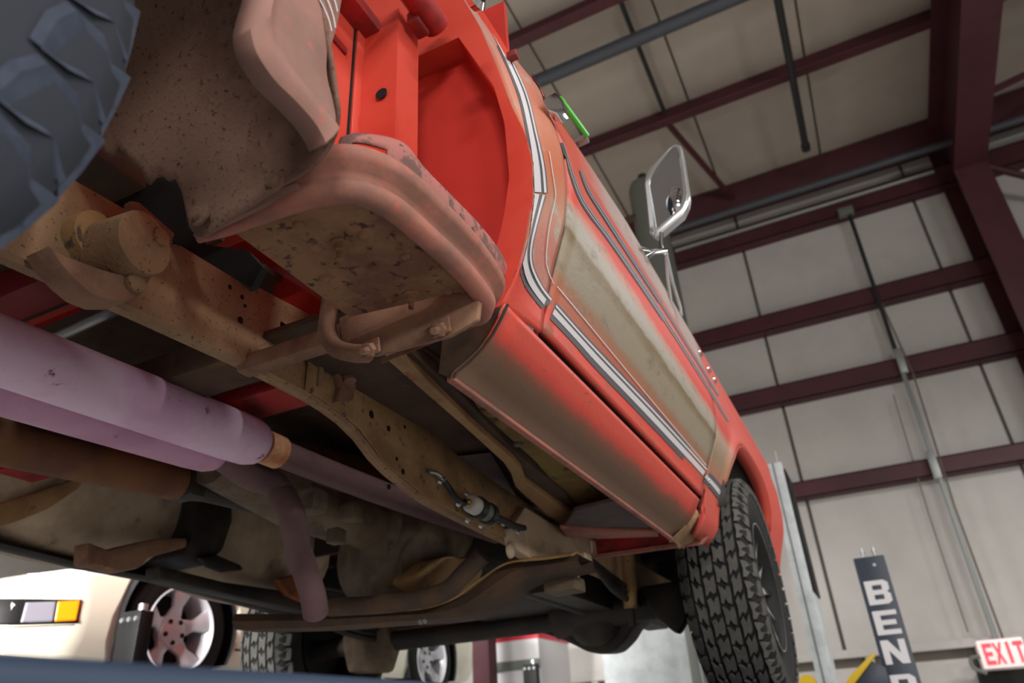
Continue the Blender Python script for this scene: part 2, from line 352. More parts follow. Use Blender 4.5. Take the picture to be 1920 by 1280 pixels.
t = thing('wall_conduit', 'vertical galvanised conduit down the wall to the exit sign', 'conduit', (1.0, 9.72, .7))
MB().tube([AY(1592, 400, 9.72), AY(1690, 690, 9.72)], .028, 8).build('upper_conduit', M['dark_pipe'], t)
MB().tube([AY(1690, 690, 9.72), AY(1868, 1200, 9.72)], .028, 8).build('lower_conduit', M['conduit'], t)
a = AY(1586, 397, 9.7); MB().box(a - Vector((.1, .05, .06)), a + Vector((.1, .06, .06)), .01).build('junction_box', M['cloudy'], t)
for q in ((1690, 672), (1752, 866)):
    a = AY(*q, 9.7); MB().box(a - Vector((.06, .03, .2)), a + Vector((.03, .03, .14)), .006).build('conduit_clip', M['conduit'], t)
pipe('wall_wire', [AY(1640, 540, 9.8), AY(1712, 700, 9.8), AY(1790, 950, 9.8), AY(1882, 1200, 9.8)], .012, M['seam'], 'thin wire hanging down the wall beside the conduit', 'wire')
pipe('pull_cord', [AY(1675, 740, 9.8), AY(1740, 960, 9.8), AY(1815, 1185, 9.8)], .008, M['seam'], 'thin cord on the wall left of the conduit', 'cord')

# exit sign
def letters(s, h, wd, th, gap, org, ux, uz, un, mt, parent, name='letter'):
    """blocky capitals from strokes; org lower left, ux right, uz up, un out of the face"""
    S = {'E': [[(0, 0), (1, 0), (1, .2), (.3, .2), (.3, .4), (.9, .4), (.9, .6), (.3, .6), (.3, .8), (1, .8), (1, 1), (0, 1)]],
         'X': [[(0, 0), (.27, 0), (.5, .33), (.73, 0), (1, 0), (.66, .5), (1, 1), (.73, 1), (.5, .67), (.27, 1), (0, 1), (.34, .5)]],
         'I': [[(.33, 0), (.67, 0), (.67, 1), (.33, 1)]],
         'T': [[(.36, 0), (.64, 0), (.64, .8), (1, .8), (1, 1), (0, 1), (0, .8), (.36, .8)]],
         'N': [[(0, 0), (.28, 0), (.28, .56), (.68, 0), (1, 0), (1, 1), (.72, 1), (.72, .44), (.32, 1), (0, 1)]],
         'B': [[(0, 0), (.82, 0), (1, .12), (1, .4), (.88, .5), (1, .6), (1, .88), (.82, 1), (0, 1), (0, .6), (.3, .6), (.3, .8), (.7, .8), (.7, .6), (0, .599), (0, .4), (.3, .4), (.7, .4), (.7, .2), (.3, .2), (.3, .399), (0, .399)]],
         'D': [[(0, 0), (.8, 0), (1, .16), (1, .84), (.8, 1), (0, 1), (0, .5), (.3, .5), (.3, .8), (.68, .8), (.68, .2), (.3, .2), (.3, .499), (0, .499)]]}
    P = Vector(org)
    for i, ch in enumerate(s):
        m = MB()
        for poly in S[ch]: m.prism([P + ux * (u * wd) + uz * (v * h) for u, v in poly], un * th)
        m.build(name, mt, parent); P = P + gap
cx = AY(1880, 1223, 9.55)
t = thing('exit_sign', 'lit red exit sign at the foot of the conduit on the wall', 'sign', cx)
MB().box(cx - Vector((.21, .03, .14)), cx + Vector((.21, .05, .13)), .012).build('sign_box', M['exit_face'], t)
letters('EXIT', .205, .086, .012, Vector((.093, 0, 0)), cx + Vector((-.172, -.03, -.108)), Vector((1, 0, 0)), Vector((0, 0, 1)), Vector((0, -1, 0)), M['exit_red'], t)
MB().tube(smooth([cx + Vector((-.21, 0, -.02)), cx + Vector((-.3, 0, -.03)), cx + Vector((-.3, 0, -.12)), cx + Vector((-.2, 0, -.18))], 6), .02, 8).build('cable', M['cloudy'], t)
# dark lintel over the door below the sign
struct(MB().box((.75, 9.85, FLOOR_Z), (1.95, 10.0, FLOOR_Z + 1.95), .01).build('door_1', M['black']))

# ------------------------------------------------------------------ body side surface of the pickup
DP = [(.54, -.388), (.566, -.379), (.609, -.370), (.640, -.361), (.670, -.352), (.72, -.334), (.762, -.3195), (.780, -.3155), (.82, -.310), (.853, -.307), (.94, -.307), (.985, -.3105), (1.0, -.313), (1.02, -.3165), (1.079, -.318), (1.12, -.328), (1.14, -.335), (1.183, -.357), (1.20, -.37)]
LP = [(.54, -.410), (.555, -.402), (.582, -.382), (.621, -.357), (.665, -.3415), (.741, -.3265), (.817, -.323), (.879, -.331), (.951, -.351), (1.07, -.376), (1.189, -.404), (1.288, -.436), (1.5, -.50)]
FP = [(.55, -.43), (.65, -.405), (.692, -.388), (.731, -.378), (.80, -.365), (.922, -.367), (1.02, -.383), (1.187, -.451)]
YB, YG, YD = .835, .955, 2.075
ROOT = thing('pickup_truck', 'red stepside pickup truck raised on the lift and seen from below', 'truck', (-1.39, 1.3, .045))
T = ROOT
def zs(a, b, n): return [a + (b - a) * i / n for i in range(n + 1)]
bodyfaces = []
def body_grid(rows):
    bodyfaces.append(rows)
    return MB().grid(rows)
def rearx(y, z): return -.016 * max(0, min(1, (1.45 - y) / .45)) * max(0, min(1, (z - .92) / .16))
def corner_row(z):
    d, l = ips(z, DP), ips(z, LP)
    if z > 1.1: d = ips(1.1, DP) - (z - 1.1) * .42
    d += rearx(YG, z)
    return [Vector((d + (l - d) * t ** 1.8, YG - .004 - (YG - .004 - YB) * t, max(z, .570 - .012 * t))) for t in zs(0, 1, 10)]
crows = [corner_row(z) for z in zs(.558, 1.5, 60)]
cab = body_grid(crows).build('cab_corner', M['corner'], T, ang=60, solid=.004, out=(1, -.2, -.4))
# flange round the cab back, then recess, then back panel
fl = MB(); rows = []
for z in zs(.558, 1.187, 40): rows.append([Vector((ips(z, LP), YB, z)), Vector(((ips(z, LP) + ips(z, FP)) / 2, YB - .001, z)), Vector((ips(z, FP), YB, z)), Vector((ips(z, FP) - .012, YB + .05, z))])
fl.grid(rows)
fl.grid([[Vector((ips(z, LP), YB, z)), Vector((-.60, YB, z)), Vector((-2.3, YB, z))] for z in zs(1.187, 1.5, 6)])
fl.grid([[Vector((-.445, YB + y, 1.187)), Vector((-2.3, YB + y, 1.187))] for y in (0, .05)])
fl.build('back_flange', M['red'], T, ang=30)
MB().box((-.90, YB + .048, .64), (-.372, YB + .06, 1.3)).build('back_panel', M['red_shaded'], T)
MB().box((-2.35, YB + .048, .81), (-.90, YB + .06, 1.3)).build('back_panel', M['red_shaded'], T)
MB().box((-2.35, YB + .045, 1.3), (-.46, YB + .06, 1.5)).build('back_panel', M['red'], T)
MB().box((-2.0, .9, 1.88), (-.78, 2.0, 1.95), .03).build('cab_roof', M['red'], T)
for (xx, ya, yb) in ((-.70, .86, .96), (-2.08, .86, .96), (-.66, 1.75, 2.15), (-2.12, 1.75, 2.15)):
    MB().prism([(xx, ya, 1.45 if ya < 1 else 1.15), (xx, ya + .08, 1.45 if ya < 1 else 1.15), (xx - math.copysign(.1, -1.39 - xx) * -1, ya + .1 - (.35 if ya > 1 else 0), 1.9), (xx - math.copysign(.1, -1.39 - xx) * -1, ya + .02 - (.35 if ya > 1 else 0), 1.9)], (.05 if xx < -1 else -.05, 0, 0)).build('window_pillar', M['red'], T)
MB().prism([(-.52, .98, 1.16), (-.52, 1.85, 1.16), (-.66, 1.6, 1.88), (-.66, .98, 1.88)], (-.006, 0, 0)).build('side_window', M['glass'], T)
# door with its grid; a narrow gap all round shows dark red
DRY = [(.56, 2.07), (.68, 2.12), (.8, 2.16), (1.2, 2.18)]
def door_row(z):
    y1 = ips(z, DRY)
    return [Vector((ips(z, DP) + rearx(y, z), y, z)) for y in (YG + .007 + (y1 - YG - .009) * t for t in zs(0, 1, 24))]
drows = [door_row(z) for z in zs(.576, 1.16, 56)]
door = body_grid(drows).build('door', M['door'], T, ang=60, solid=.012, out=(1, -.2, -.4))
jr = [[Vector((ips(z, DP) - .012, y, z)) for y in (YG - .008, YG + .009)] for z in zs(.568, 1.15, 30)]
MB().grid(jr).build('door_seal', mat('jamb_red', (120, 14, 20), .6), T)
jr = [[Vector((ips(.56, DP) - .012, y, z)) for y in (YG, YD)] for z in (.552, .585)]
MB().grid(jr).build('door_seal', M['hole'], T)
# front fender
def arch(y):
    yc, zc, r = 2.76, .50, .47
    if y < 2.11: return ips(y, [(2.07, .60), (2.11, .60)])
    k = (y - yc) / r
    if abs(k) >= 1: return .475
    return max(.475, zc + r * .80 * (1 - abs(k) ** 2.6) ** (1 / 2.6))
frows = []
ys = [YD] + [2.08 + (3.6 - 2.08) * i / 90 for i in range(91)]
for s_ in zs(0, 1, 30):
    row = []
    for y in ys:
        zb = arch(y); z = zb + (1.19 - zb) * s_
        yy = y + (ips(z, DRY) - 2.07) * max(0, 1 - (y - YD) / .25)
        fx = ips(z, DP) + .012 * math.exp(-((z - zb) / .05) ** 2) * (1 if y > 2.3 else 0)
        row.append(Vector((min(fx, -.295) - max(0, .52 - z) * .9, yy, z)))
    frows.append(row)
body_grid(frows).build('front_fender', M['fender'], T, ang=60, solid=.01, out=(1, -.2, -.4))
lipc = [[Vector((ips(arch(y), DP) + .012 - dx, y, arch(y) - .002)) for dx in (0, .05)] for y in ys if 2.3 < y < 3.2]
MB().grid(lipc).build('wheel_arch_lip', M['fender'], T, solid=.004)
# wheelhouse inside the front fender
wr = [[Vector((xx, 2.76 + .50 * math.cos(a), .50 + .42 * math.sin(a))) for xx in (-.345, -.9)] for a in zs(PI * .93, .35, 24)]
MB().grid(wr).build('wheelhouse', M['greasy'], T, solid=.006)
MB().box((-.99, 2.2, .40), (-.90, 3.5, 1.1)).build('inner_fender', M['greasy'], T)
MB().box((-2.38, 2.2, 1.16), (-.37, 3.6, 1.19), .01).build('hood', M['red'], T)
MB().box((-2.38, 3.5, .55), (-.40, 3.6, 1.16), .02).build('grille_panel', M['black'], T)
MB().box((-2.42, .84, .64), (-2.38, 3.55, 1.19), .01).build('left_body_side', M['red'], T)
# rocker
RP = [(.5625, -.384), (.556, -.388), (.54, -.397), (.52, -.411), (.50, -.430), (.485, -.452), (.474, -.474), (.464, -.479)]
def roll_end(y): return 0 if y > .86 else (.86 - y) ** 2 * 8
rr = [[Vector((x + .0, y, z)) for (z, x) in RP] for y in zs(.832, 2.06, 20)]
rk = body_grid(rr).build('rocker_panel', M['rocker'], T, ang=70, solid=.004, out=(1, -.2, -.4))
MB().prism([(x + .004, .833, z) for (z, x) in RP] + [(-.50, .833, .48), (-.49, .833, .56)], (0, .004, 0)).build('rocker_end', M['brown_dark'], T)
MB().box((-.487, .833, .462), (-.474, 2.05, .470), .002).build('rocker_flange', M['rim'], T)
# crumpled front end of the rocker
m = MB(); rows = []
for i, y in enumerate(zs(2.05, 2.19, 8)):
    rows.append([Vector((x - .004 + random.uniform(-.006, .006), y + random.uniform(-.006, .006), z + random.uniform(-.006, .006) - .004)) for (z, x) in RP[2:]])
m.grid(rows).build('rocker_patch', M['frame'], T, ang=25, solid=.003, out=(1, -.2, -.4))

# BVH of the painted skin for stripes
vv, ff = [], []
for rows in bodyfaces:
    o0 = len(vv); n = len(rows[0])
    for r in rows: vv.extend(r)
    for i in range(len(rows) - 1):
        for k in range(n - 1): ff.append((o0 + i * n + k, o0 + i * n + k + 1, o0 + (i + 1) * n + k + 1, o0 + (i + 1) * n + k))
BV = BVHTree.FromPolygons(vv, ff)
def hit(px, py, off=.0015):
    d = ray(px, py).normalized(); h = BV.ray_cast(Vector((0, 0, 0)), d)
    if h[0] is None: return None
    n = h[1]; n = n if n.dot(d) < 0 else -n
    return h[0] + n * off
def ribbon(name, L, R, mt, parent, off=.0015, n=10):
    l = smooth([(p[0], p[1], 0) for p in L], n); r = smooth([(p[0], p[1], 0) for p in R], n)
    def even(P, k):
        ds = [0]
        for a, b in zip(P, P[1:]): ds.append(ds[-1] + (b - a).length)
        return [Vector((ips(ds[-1] * i / k, list(zip(ds, [p.x for p in P]))), ips(ds[-1] * i / k, list(zip(ds, [p.y for p in P]))))) for i in range(k + 1)]
    K = 60; rows = []
    for a, b in zip(even(l, K), even(r, K)):
        pa, pb = hit(a.x, a.y, off), hit(b.x, b.y, off)
        for k in range(1, 12):
            if pa is None: q = a + (b - a) * k / 12; pa = hit(q.x, q.y, off)
        if pa and pb and (pa - pb).length < .08: rows.append([pa, pb])
    if len(rows) > 2: return MB().grid(rows).build(name, mt, parent)
def band(name, L, R, mt, parent, a=0, b=1, off=.0015):
    """sub-band between fractions a and b of the pair of edges"""
    n = len(L); f = lambda t: [(L[i][0] + (R[i][0] - L[i][0]) * t, L[i][1] + (R[i][1] - L[i][1]) * t) for i in range(n)]
    return ribbon(name, f(a), f(b), mt, parent, off)
# double stripe on the cab corner (upper run) and its bend below the crease
UL = [(902, 30), (938, 98), (971, 177), (988, 252), (995, 311), (997, 360)]; UR = [(920, 30), (952, 98), (988, 177), (1007, 252), (1020, 311), (1025, 362)]
band('stripe', UL, UR, M['stripe_dark'], cab, -.1, 1.05, .0012); band('stripe', UL, UR, M['stripe_white'], cab, .12, .58, .002); band('stripe', UL, UR, M['stripe_white'], cab, .76, .93, .002)
LL = [(996, 362), (985, 415), (976, 465), (977, 497), (986, 528), (1002, 554), (1025, 582)]; LR = [(1022, 367), (1009, 412), (998, 458), (997, 489), (1005, 514), (1019, 540), (1033, 558)]
band('stripe', LL, LR, M['stripe_dark'], cab, -.25, 1.05, .0012); band('stripe', LL, LR, M['stripe_white'], cab, .08, .52, .002); band('stripe', LL, LR, M['stripe_white'], cab, .74, .92, .002)
DL = [(1033, 590), (1076, 636), (1119, 684), (1200, 768), (1270, 842), (1316, 892)]; DR = [(1042, 569), (1087, 620), (1136, 672), (1216, 756), (1283, 829), (1326, 877)]
band('stripe', DL, DR, M['stripe_dark'], door, -.35, 1.1, .0012); band('stripe', DL, DR, M['stripe_white'], door, .08, .55, .002); band('stripe', DL, DR, M['stripe_white'], door, .72, .9, .002)
FL = [(1318, 895), (1336, 915), (1352, 936)]; FR = [(1327, 884), (1344, 903), (1359, 922)]
band('stripe', FL, FR, M['stripe_dark'], T, -.35, 1.1, .0025); band('stripe', FL, FR, M['stripe_white'], T, .08, .55, .0035)
def pin(pts, w_, parent, mt='stripe_white'): ribbon('pinstripe', pts, [(x + w_, y - w_ * .4) for x, y in pts], M[mt], parent, .002)
pin([(1027.5, 285), (1036, 340), (1039, 370), (1030, 412), (1024, 451), (1022, 489), (1027, 512), (1036, 533)], 1.4, cab)
pin([(1042, 537), (1098, 604), (1158, 677), (1240, 775), (1322, 872)], 1.6, door)
for (L, R) in (([(1050, 268), (1078, 358), (1102, 402), (1140, 452), (1230, 583), (1312, 709), (1362, 790)], [(1056, 268), (1086, 358), (1112, 402), (1150, 452), (1239, 583), (1320, 709), (1368, 790)]),
               ([(1085, 320), (1099, 358), (1126, 402), (1165, 462), (1250, 592), (1344, 742)], [(1090, 320), (1106, 358), (1135, 402), (1173, 462), (1257, 592), (1350, 742)])):
    band('stripe', L, R, M['stripe_dark'], door, -.1, 1.1, .0012); band('stripe', L, R, M['stripe_grey'], door, .15, .45, .002); band('stripe', L, R, M['stripe_grey'], door, .65, .9, .002)

# open fuel filler door on the cab corner
f0, f1 = hit(897, 28, 0), hit(948, 110, 0)
f0, f1 = f0 + (f0 - f1) * .05, f1
fd = MB().prism([f0, f1, f1 + Vector((.012, .004, .002)), f0 + Vector((.012, .004, .002))], (-.003, .003, .004)).build('filler_door', M['red'], T)
a = f1 + Vector((.014, .002, .002)); MB().box(a - Vector((.010, .008, .008)), a + Vector((.010, .008, .008)), .003).build('hinge', M['red_dull'], fd)
MB().lathe([(0, 0), (0, .02), (.012, .024), (.02, .015), (.02, 0)], AY(883, 2, .72), (1, -.2, 0), 16).build('filler_cap', M['chrome'], T)

# door handle with green strip
hp = lambda px, py: AY(px, py, 1.03)
h0, h1 = hp(1035, 198), AY(1072, 262, 1.17)
dh = MB()
dh.prism([AX(1016, 188, -.318), AX(1040, 172, -.305), AX(1052, 183, -.298), AX(1056, 203, -.296), AX(1044, 212, -.305), AX(1026, 207, -.318)], (0, .03, .0), .004)
dh = dh.build('door_handle', M['chrome'], door)
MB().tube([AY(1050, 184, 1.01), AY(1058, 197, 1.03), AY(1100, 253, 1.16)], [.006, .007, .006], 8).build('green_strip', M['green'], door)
MB().prism([AY(1098, 250, 1.16), AY(1100, 257, 1.16), AY(1076, 268, 1.17), AY(1074, 262, 1.17)], (0, .02, 0), .002).build('handle_foot', M['conduit'], door)

# side mirror
MY = 1.68
def P(px, py, y=MY): return AY(px, py, y)
outl = [(1266, 271), (1276, 273), (1281, 281), (1287, 320), (1293, 364), (1291, 380), (1281, 402), (1236, 440), (1228, 445), (1220, 441), (1216, 430), (1212, 390), (1208, 345), (1211, 330), (1220, 314), (1255, 278)]
inn = [(1266, 279), (1271, 281), (1273, 286), (1278, 323), (1282, 363), (1280, 376), (1273, 394), (1236, 426), (1230, 430), (1227, 428), (1226, 422), (1223, 388), (1218, 348), (1221, 336), (1229, 321), (1259, 285)]
m = MB(); n = len(outl)
mo = [P(*q) for q in outl]; mi = [P(*q) for q in inn]
rings = [mo, [p + (c - p) * .35 + Vector((0, -.006, 0)) for p, c in zip(mo, mi)], [p + Vector((0, -.004, 0)) for p in mi], [p + Vector((0, .006, 0)) for p in mi]]
R = [[m.bm.verts.new(p) for p in r] for r in rings] ; back = [m.bm.verts.new(p + Vector((0, .035, 0)) + (sum(mo, Vector()) / n - p) * .06) for p in mo]
R = [back] + R
for a, b in zip(R, R[1:]):
    for k in range(n): m.face([a[k], a[(k + 1) % n], b[(k + 1) % n], b[k]])
m.face(back)
sm = m.build('side_mirror', M['satin'], T, ang=50)
tilt = Matrix.Rotation(math.radians(0), 3, 'X')
g = MB(); mc_ = sum(mi, Vector()) / n; g.prism([p + Vector((0, .002 - (p.z - mc_.z) * .12, 0)) for p in mi], (0, .003, 0)); g.build('mirror_glass', M['mirror'], sm)
cc = P(1270, 374); rx_ = (P(1284, 374) - P(1250, 374)).length / 2; rz_ = (P(1262, 350) - P(1262, 412)).length / 2
cen = P(1266, 376)
m = MB(); K = 24; ringsv = []
for j in range(6):
    t = j / 5 * .95; ringsv.append([m.bm.verts.new(cen + Vector((math.cos(a) * rx_ * (1 - t), -.012 * (1 - (1 - t) ** 2) + .0025, math.sin(a) * rz_ * .9 * (1 - t) - math.cos(a) * rx_ * (1 - t) * -.25))) for a in (2 * PI * k / K for k in range(K))])
for a, b in zip(ringsv, ringsv[1:]):
    for k in range(K): m.face([a[k], a[(k + 1) % K], b[(k + 1) % K], b[k]])
m.face(ringsv[-1]); m.build('convex_mirror', M['mirror'], sm, ang=180)
MB().tube([P(1240, 436), P(1240, 462), P(1247, 474)], .006, 10).build('mirror_post', M['chrome'], sm)
MB().tube([P(1247, 470), AY(1225, 474, 1.62), AY(1208, 484, 1.55)], [.008, .007, .009], 10).build('mirror_arm', M['chrome'], sm)
MB().tube(smooth([P(1245, 466), AY(1222, 470, 1.6), AY(1200, 464, 1.5)], 6), .004, 8).build('mirror_arm', M['chrome'], sm)
MB().tube([P(1249, 474), AY(1252, 520, 1.75), AY(1258, 562, 1.80)], .005, 10).build('mirror_arm', M['chrome'], sm)
MB().tube([P(1250, 478), AY(1262, 530, 1.78), AY(1276, 575, 1.85), AY(1278, 592, 1.86)], .005, 10).build('mirror_arm', M['chrome'], sm)
for q in ((1314, 661), (1330, 692), (1341, 712)):
    a = hit(q[0] - 3, q[1] + 2, 0)
    if a: MB().box(a - Vector((.008, .02, .006)), a + Vector((.008, .02, .008)), .004).build('badge', M['chrome'], T)

# ------------------------------------------------------------------ bed box, rear fender, step
BX = -.60
bs = MB(); bs.box((BX - .02, .43, .62), (BX, .735, 1.22)); bs = bs.build('bed_side', M['red'], T)
zb_ = AX(672, 128, BX).z; MB().box((BX - .002, .44, zb_ - .008), (BX + .006, .69, zb_ + .008), .003).build('bead', M['red_dull'], bs)
bf = MB().box((-2.2, .735, .81), (BX, .76, 1.22)).build('bed_front', M['red'], T)
pk = MB(); pk.box((BX - .002, .735, .60), (-.521, .741, 1.20)); pk.box((-.527, .7405, .60), (-.521, .803, 1.20)); pk.build('stake_pocket', M['red'], T)
MB().box((BX, .714, .60), (BX + .006, .736, 1.2), .001).build('corner_flange', M['red'], T)
MB().box((BX, .7085, .60), (BX + .003, .712, 1.2)).build('corner_seam', M['hole'], T)
a = AY(717, 178, .7345); MB().lathe([(0, .0), (0, .009), (-.004, .012), (-.004, 0)], a, (0, 1, 0), 14).build('hole', M['hole'], T)
MB().box((-.66, -1.2, 1.16), (-.56, .74, 1.19), .006).build('bed_rail_flange', M['red_dull'], T)
a = AY(822, 48, .80); MB().tube([(a.x - .03, -1.2, a.z + .0), (a.x - .004, .80, a.z)], .026, 18).build('rolled_top_rail', M['red_dull'], T)
a = AY(795, 52, .775); MB().box(a - Vector((.02, .03, .012)), a + Vector((.006, .012, .02)), .004).build('rail_bracket', M['red_dull'], T)
MB().box((-2.1, -1.2, .80), (-.88, .735, .83)).build('bed_floor', M['brown_dark'], T)
for y, d in ((.60, .07), (.05, .08), (-.5, .08)):
    MB().box((-2.0, y, .735), (-.86 if y < .5 else -.62, y + d, .80), .006).build('cross_sill', M['red_dark'], T)
MB().box((-2.0, .98, .63), (-.72, 1.08, .66), .005).build('floor_brace', M['red_dull'], T)

WC = Vector((-.16, .43)); FX = -.36      # rear wheel centre (y, z); outer fender face
def arc(r, a, x): return Vector((x, WC.x + r * math.cos(a), WC.y + r * math.sin(a)))
# outer face with its raised lip: the front corner, then a polar run over the tyre
LI = [(613, 268), (606, 252), (588, 224), (556, 188), (516, 148), (484, 100), (473, 62), (474, 38), (484, 0), (500, -60)]
LM = [(634, 238), (622, 222), (594, 192), (556, 142), (528, 108), (514, 84), (507, 50), (508, 20), (514, -10), (528, -70)]
LO_ = [(641, 238), (643, 210), (641, 180), (635, 140), (637, 100), (645, 70), (653, 40), (658, 15), (662, -10), (674, -60)]
li, lm, lo = ([Vector((p.x, p.y)) for p in smooth([(a, b, 0) for a, b in q], 4)] for q in (LI, LM, LO_))
rows = []
def face_row(i, m_, o_):
    i, m_, o_ = Vector(i), Vector(m_), Vector(o_); dx = lambda p, d: p + Vector((d, 0, 0))
    return [dx(i, -.022), dx(i, -.001), dx(i + (m_ - i) * .3, .004), dx(i + (m_ - i) * .8, .005), dx(m_, .001), dx(m_ + (o_ - m_) * .12, -.004), dx(m_ + (o_ - m_) * .5, -.004), dx(m_ + (o_ - m_) * .85, -.007), dx(o_, -.016), dx(o_, -.04)]
for a, b, c in zip(li, lm, lo): rows.append(face_row(AX(a.x, a.y, FX), AX(b.x, b.y, FX), AX(c.x, c.y, FX)))
for d in zs(40, 172, 32): rows.append(face_row(arc(.47, math.radians(d), FX), arc(.51, math.radians(d), FX), arc(.64, math.radians(d), FX)))
fen = MB().grid(rows).build('rear_fender', M['lip'], T, ang=50, solid=.003, out=(1, 0, 0))
for L_ in ([(596, -12), (606, 8), (618, 34), (624, 58)], [(610, -12), (618, 4), (627, 30), (631, 52)], [(623, -12), (630, 2), (635, 22)]):
    MB().grid([[AX(p.x - 3, p.y, FX - .003), AX(p.x - .8, p.y - .6, FX - .003)] for p in smooth([(a, b, 0) for a, b in L_], 4)]).build('pinstripe', M['stripe_white'], fen)
# crown of the fender, outside of the tyre
rows = [[arc(.622, math.radians(d), x) + Vector((0, 0, 0)) for x in (FX - .02, -.45, -.61)] for d in zs(30, 172, 36)]
MB().grid(rows).build('fender_crown', M['red'], T, solid=.004)
# inner liner
def lin_bottom(x):
    if x > -.45: return .521 + .045 * ((x + .45) / .085) ** 2.6
    if x > -.565: return .521 - .026 * (-.45 - x) / .115
    if x > -.592: return .495 + (-.565 - x) / .027 * .036
    return .566 + (-.592 - x) * .80 + .009 * math.sin(x * 90) + .006 * math.sin(x * 217)
xs_ = [-.3655 - .006 * i for i in range(15)] + [-.46 - .011 * i for i in range(12)] + [-.5925 - .0105 * i for i in range(28)]
rows = []
for x in xs_:
    zb = lin_bottom(x); a0 = math.asin((zb - WC.y) / .602); row = []
    for t in zs(0, 1, 26):
        a = a0 + (math.radians(115) - a0) * t ** 1.3
        p = arc(.602, a, x); p.y += .006 * math.sin(x * 40 + t * 9) * t
        if x > -.39: p.y -= .012 * ((x + .39) / .025) ** 2
        row.append(p)
    rows.append(row)
ln = MB().grid(rows).build('fender_liner', M['liner'], T, ang=60, solid=.004, out=(0, -1, -.3))
for q in ((515, 345), (377, 405), (405, 243)):
    a = AY(*q, .428); MB().lathe([(0, .013), (-.003, .013), (-.004, .008), (-.009, .007), (-.010, 0)], a, (0, 1, 0), 10).build('bolt', M['liner'], ln)
MB().prism([AY(370, 452, .452), AY(369, 441, .45), AY(520, 372, .455), AY(560, 352, .455), AY(556, 343, .452), AY(510, 357, .448), AY(385, 425, .447), AY(362, 440, .447)], (0, .006, 0)).build('liner_flange', M['lip'], ln)

MB().prism([AY(*q, .57) for q in ((150, 225), (350, 315), (348, 420), (385, 458), (465, 470), (492, 500), (470, 540), (330, 455), (150, 400))], (0, .01, 0)).build('dark_gap_sheet', M['hole'], T)  # added near-black sheet, keeps the gap under the liner dark
# step
rim = smooth([AZ(*q, .522) for q in ((370, 452), (430, 432), (500, 402), (560, 378), (620, 366), (660, 366), (700, 377), (745, 402), (800, 449), (860, 504), (900, 551), (914, 578), (905, 600), (885, 607))], 5)
# sweep a folded rim section along the outline
m = MB(); rows = []
cen_ = Vector((-.49, .62, .52))
for i, p in enumerate(rim):
    t = (rim[min(i + 1, len(rim) - 1)] - rim[max(i - 1, 0)]).normalized(); nrm = Vector((t.y, -t.x, 0))
    if nrm.dot(p - cen_) < 0: nrm = -nrm
    k = min(1, i / 14); kk = .25 + .75 * k
    rows.append([p + nrm * dx * kk + Vector((0, 0, dz * kk)) for dx, dz in ((-.016, .024), (-.016, .003), (-.012, -.004), (-.002, -.006), (.008, -.001), (.012, .010), (.008, .018), (.012, .026), (.022, .030), (.027, .040), (.022, .052), (.012, .056))])
step = MB().grid(rows).build('step', M['rim'], T, ang=70, solid=.002)
# skirt above the rim, with slots
out = smooth([AZ(*q, .63) for q in ((640, 256), (668, 249), (705, 252), (740, 260), (765, 274), (800, 318), (850, 369), (900, 421), (940, 474), (953, 510), (948, 540), (928, 562))], 5)
low = smooth([AZ(*q, .575) for q in ((630, 318), (665, 310), (700, 320), (735, 338), (765, 360), (800, 392), (850, 445), (890, 490), (915, 525), (922, 545), (925, 560), (920, 575))], 5)
def slot(i, j): return (4 <= i <= 12 and j in (1, 2))
m = MB(); nn = len(out); J = 6
G = [[m.bm.verts.new(low[i] + (out[i] - low[i]) * (j / J) + Vector((.0, 0, 0)) + (out[i] - cen_).normalized() * .008 * math.sin(PI * j / J)) for j in range(J + 1)] for i in range(nn)]
for i in range(nn - 1):
    for j in range(J):
        if not slot(i, j): m.face([G[i][j], G[i][j + 1], G[i + 1][j + 1], G[i + 1][j]])
m.build('step_skirt', M['skirt'], step, ang=60, solid=.003)
tp = MB(); tp.bm.faces.new([tp.bm.verts.new(p + Vector((0, 0, .0))) for p in low[::3]]); 
top = [p for p in out[::2]] + [Vector((-.58, .88, .63)), Vector((-.58, .50, .63))]
# step tread, shelf and bottom
pl = [(440, 436), (520, 398), (640, 374), (690, 388), (740, 420), (800, 470), (897, 552), (850, 548), (770, 568), (655, 594)]
tp.bm.clear(); tp.prism([AZ(*q, .532) for q in pl], (0, 0, .008))
pan = tp.build('step_pan', M['pan'], step)
sh = MB().prism([AZ(*q, .560) for q in ((690, 325), (735, 335), (800, 388), (880, 470), (925, 540), (915, 560), (800, 500), (690, 370))], (0, 0, .004)).build('step_tread', M['grey_pan'], step)
for q, r in (((640, 456), .009), ((771, 550), .007)):
    a = AZ(*q, .532); MB().lathe([(0, 0), (0, r * 1.6), (-.003, r * 1.6), (-.004, r), (-.012, r * .9), (-.013, r * .55), (-.024, r * .5), (-.024, 0)], a, (0, 0, 1), 8).build('bolt', M['pan'], step)
for q in ((560, 420), (700, 500), (610, 520), (760, 480), (680, 440), (840, 545), (730, 560)):
    a = AZ(*q, .532); MB().lathe([(0, .007), (-.003, .006), (-.005, .003), (-.005, 0)], a, (0, 0, 1), 8).build('dimple', M['pan'], step)
SY = .735
br = [(634, 596), (668, 580), (760, 560), (866, 530), (898, 566), (894, 600), (840, 632), (700, 668), (664, 668), (640, 640)]
hb = MB().prism([AY(*q, SY) for q in br], (0, .012, .004), .003).build('step_hanger', M['bracket'], T)
MB().tube(smooth([AY(*q, SY) for q in ((620, 560), (616, 590), (614, 625), (630, 652), (664, 662), (690, 662))], 6), .0135, 12).build('hanger_hook', M['bracket'], hb)
MB().prism([AY(*q, .80) for q in ((714, 672), (900, 596), (905, 606), (714, 681))], (0, .004, .002)).build('hanger_flange', M['bracket'], hb)
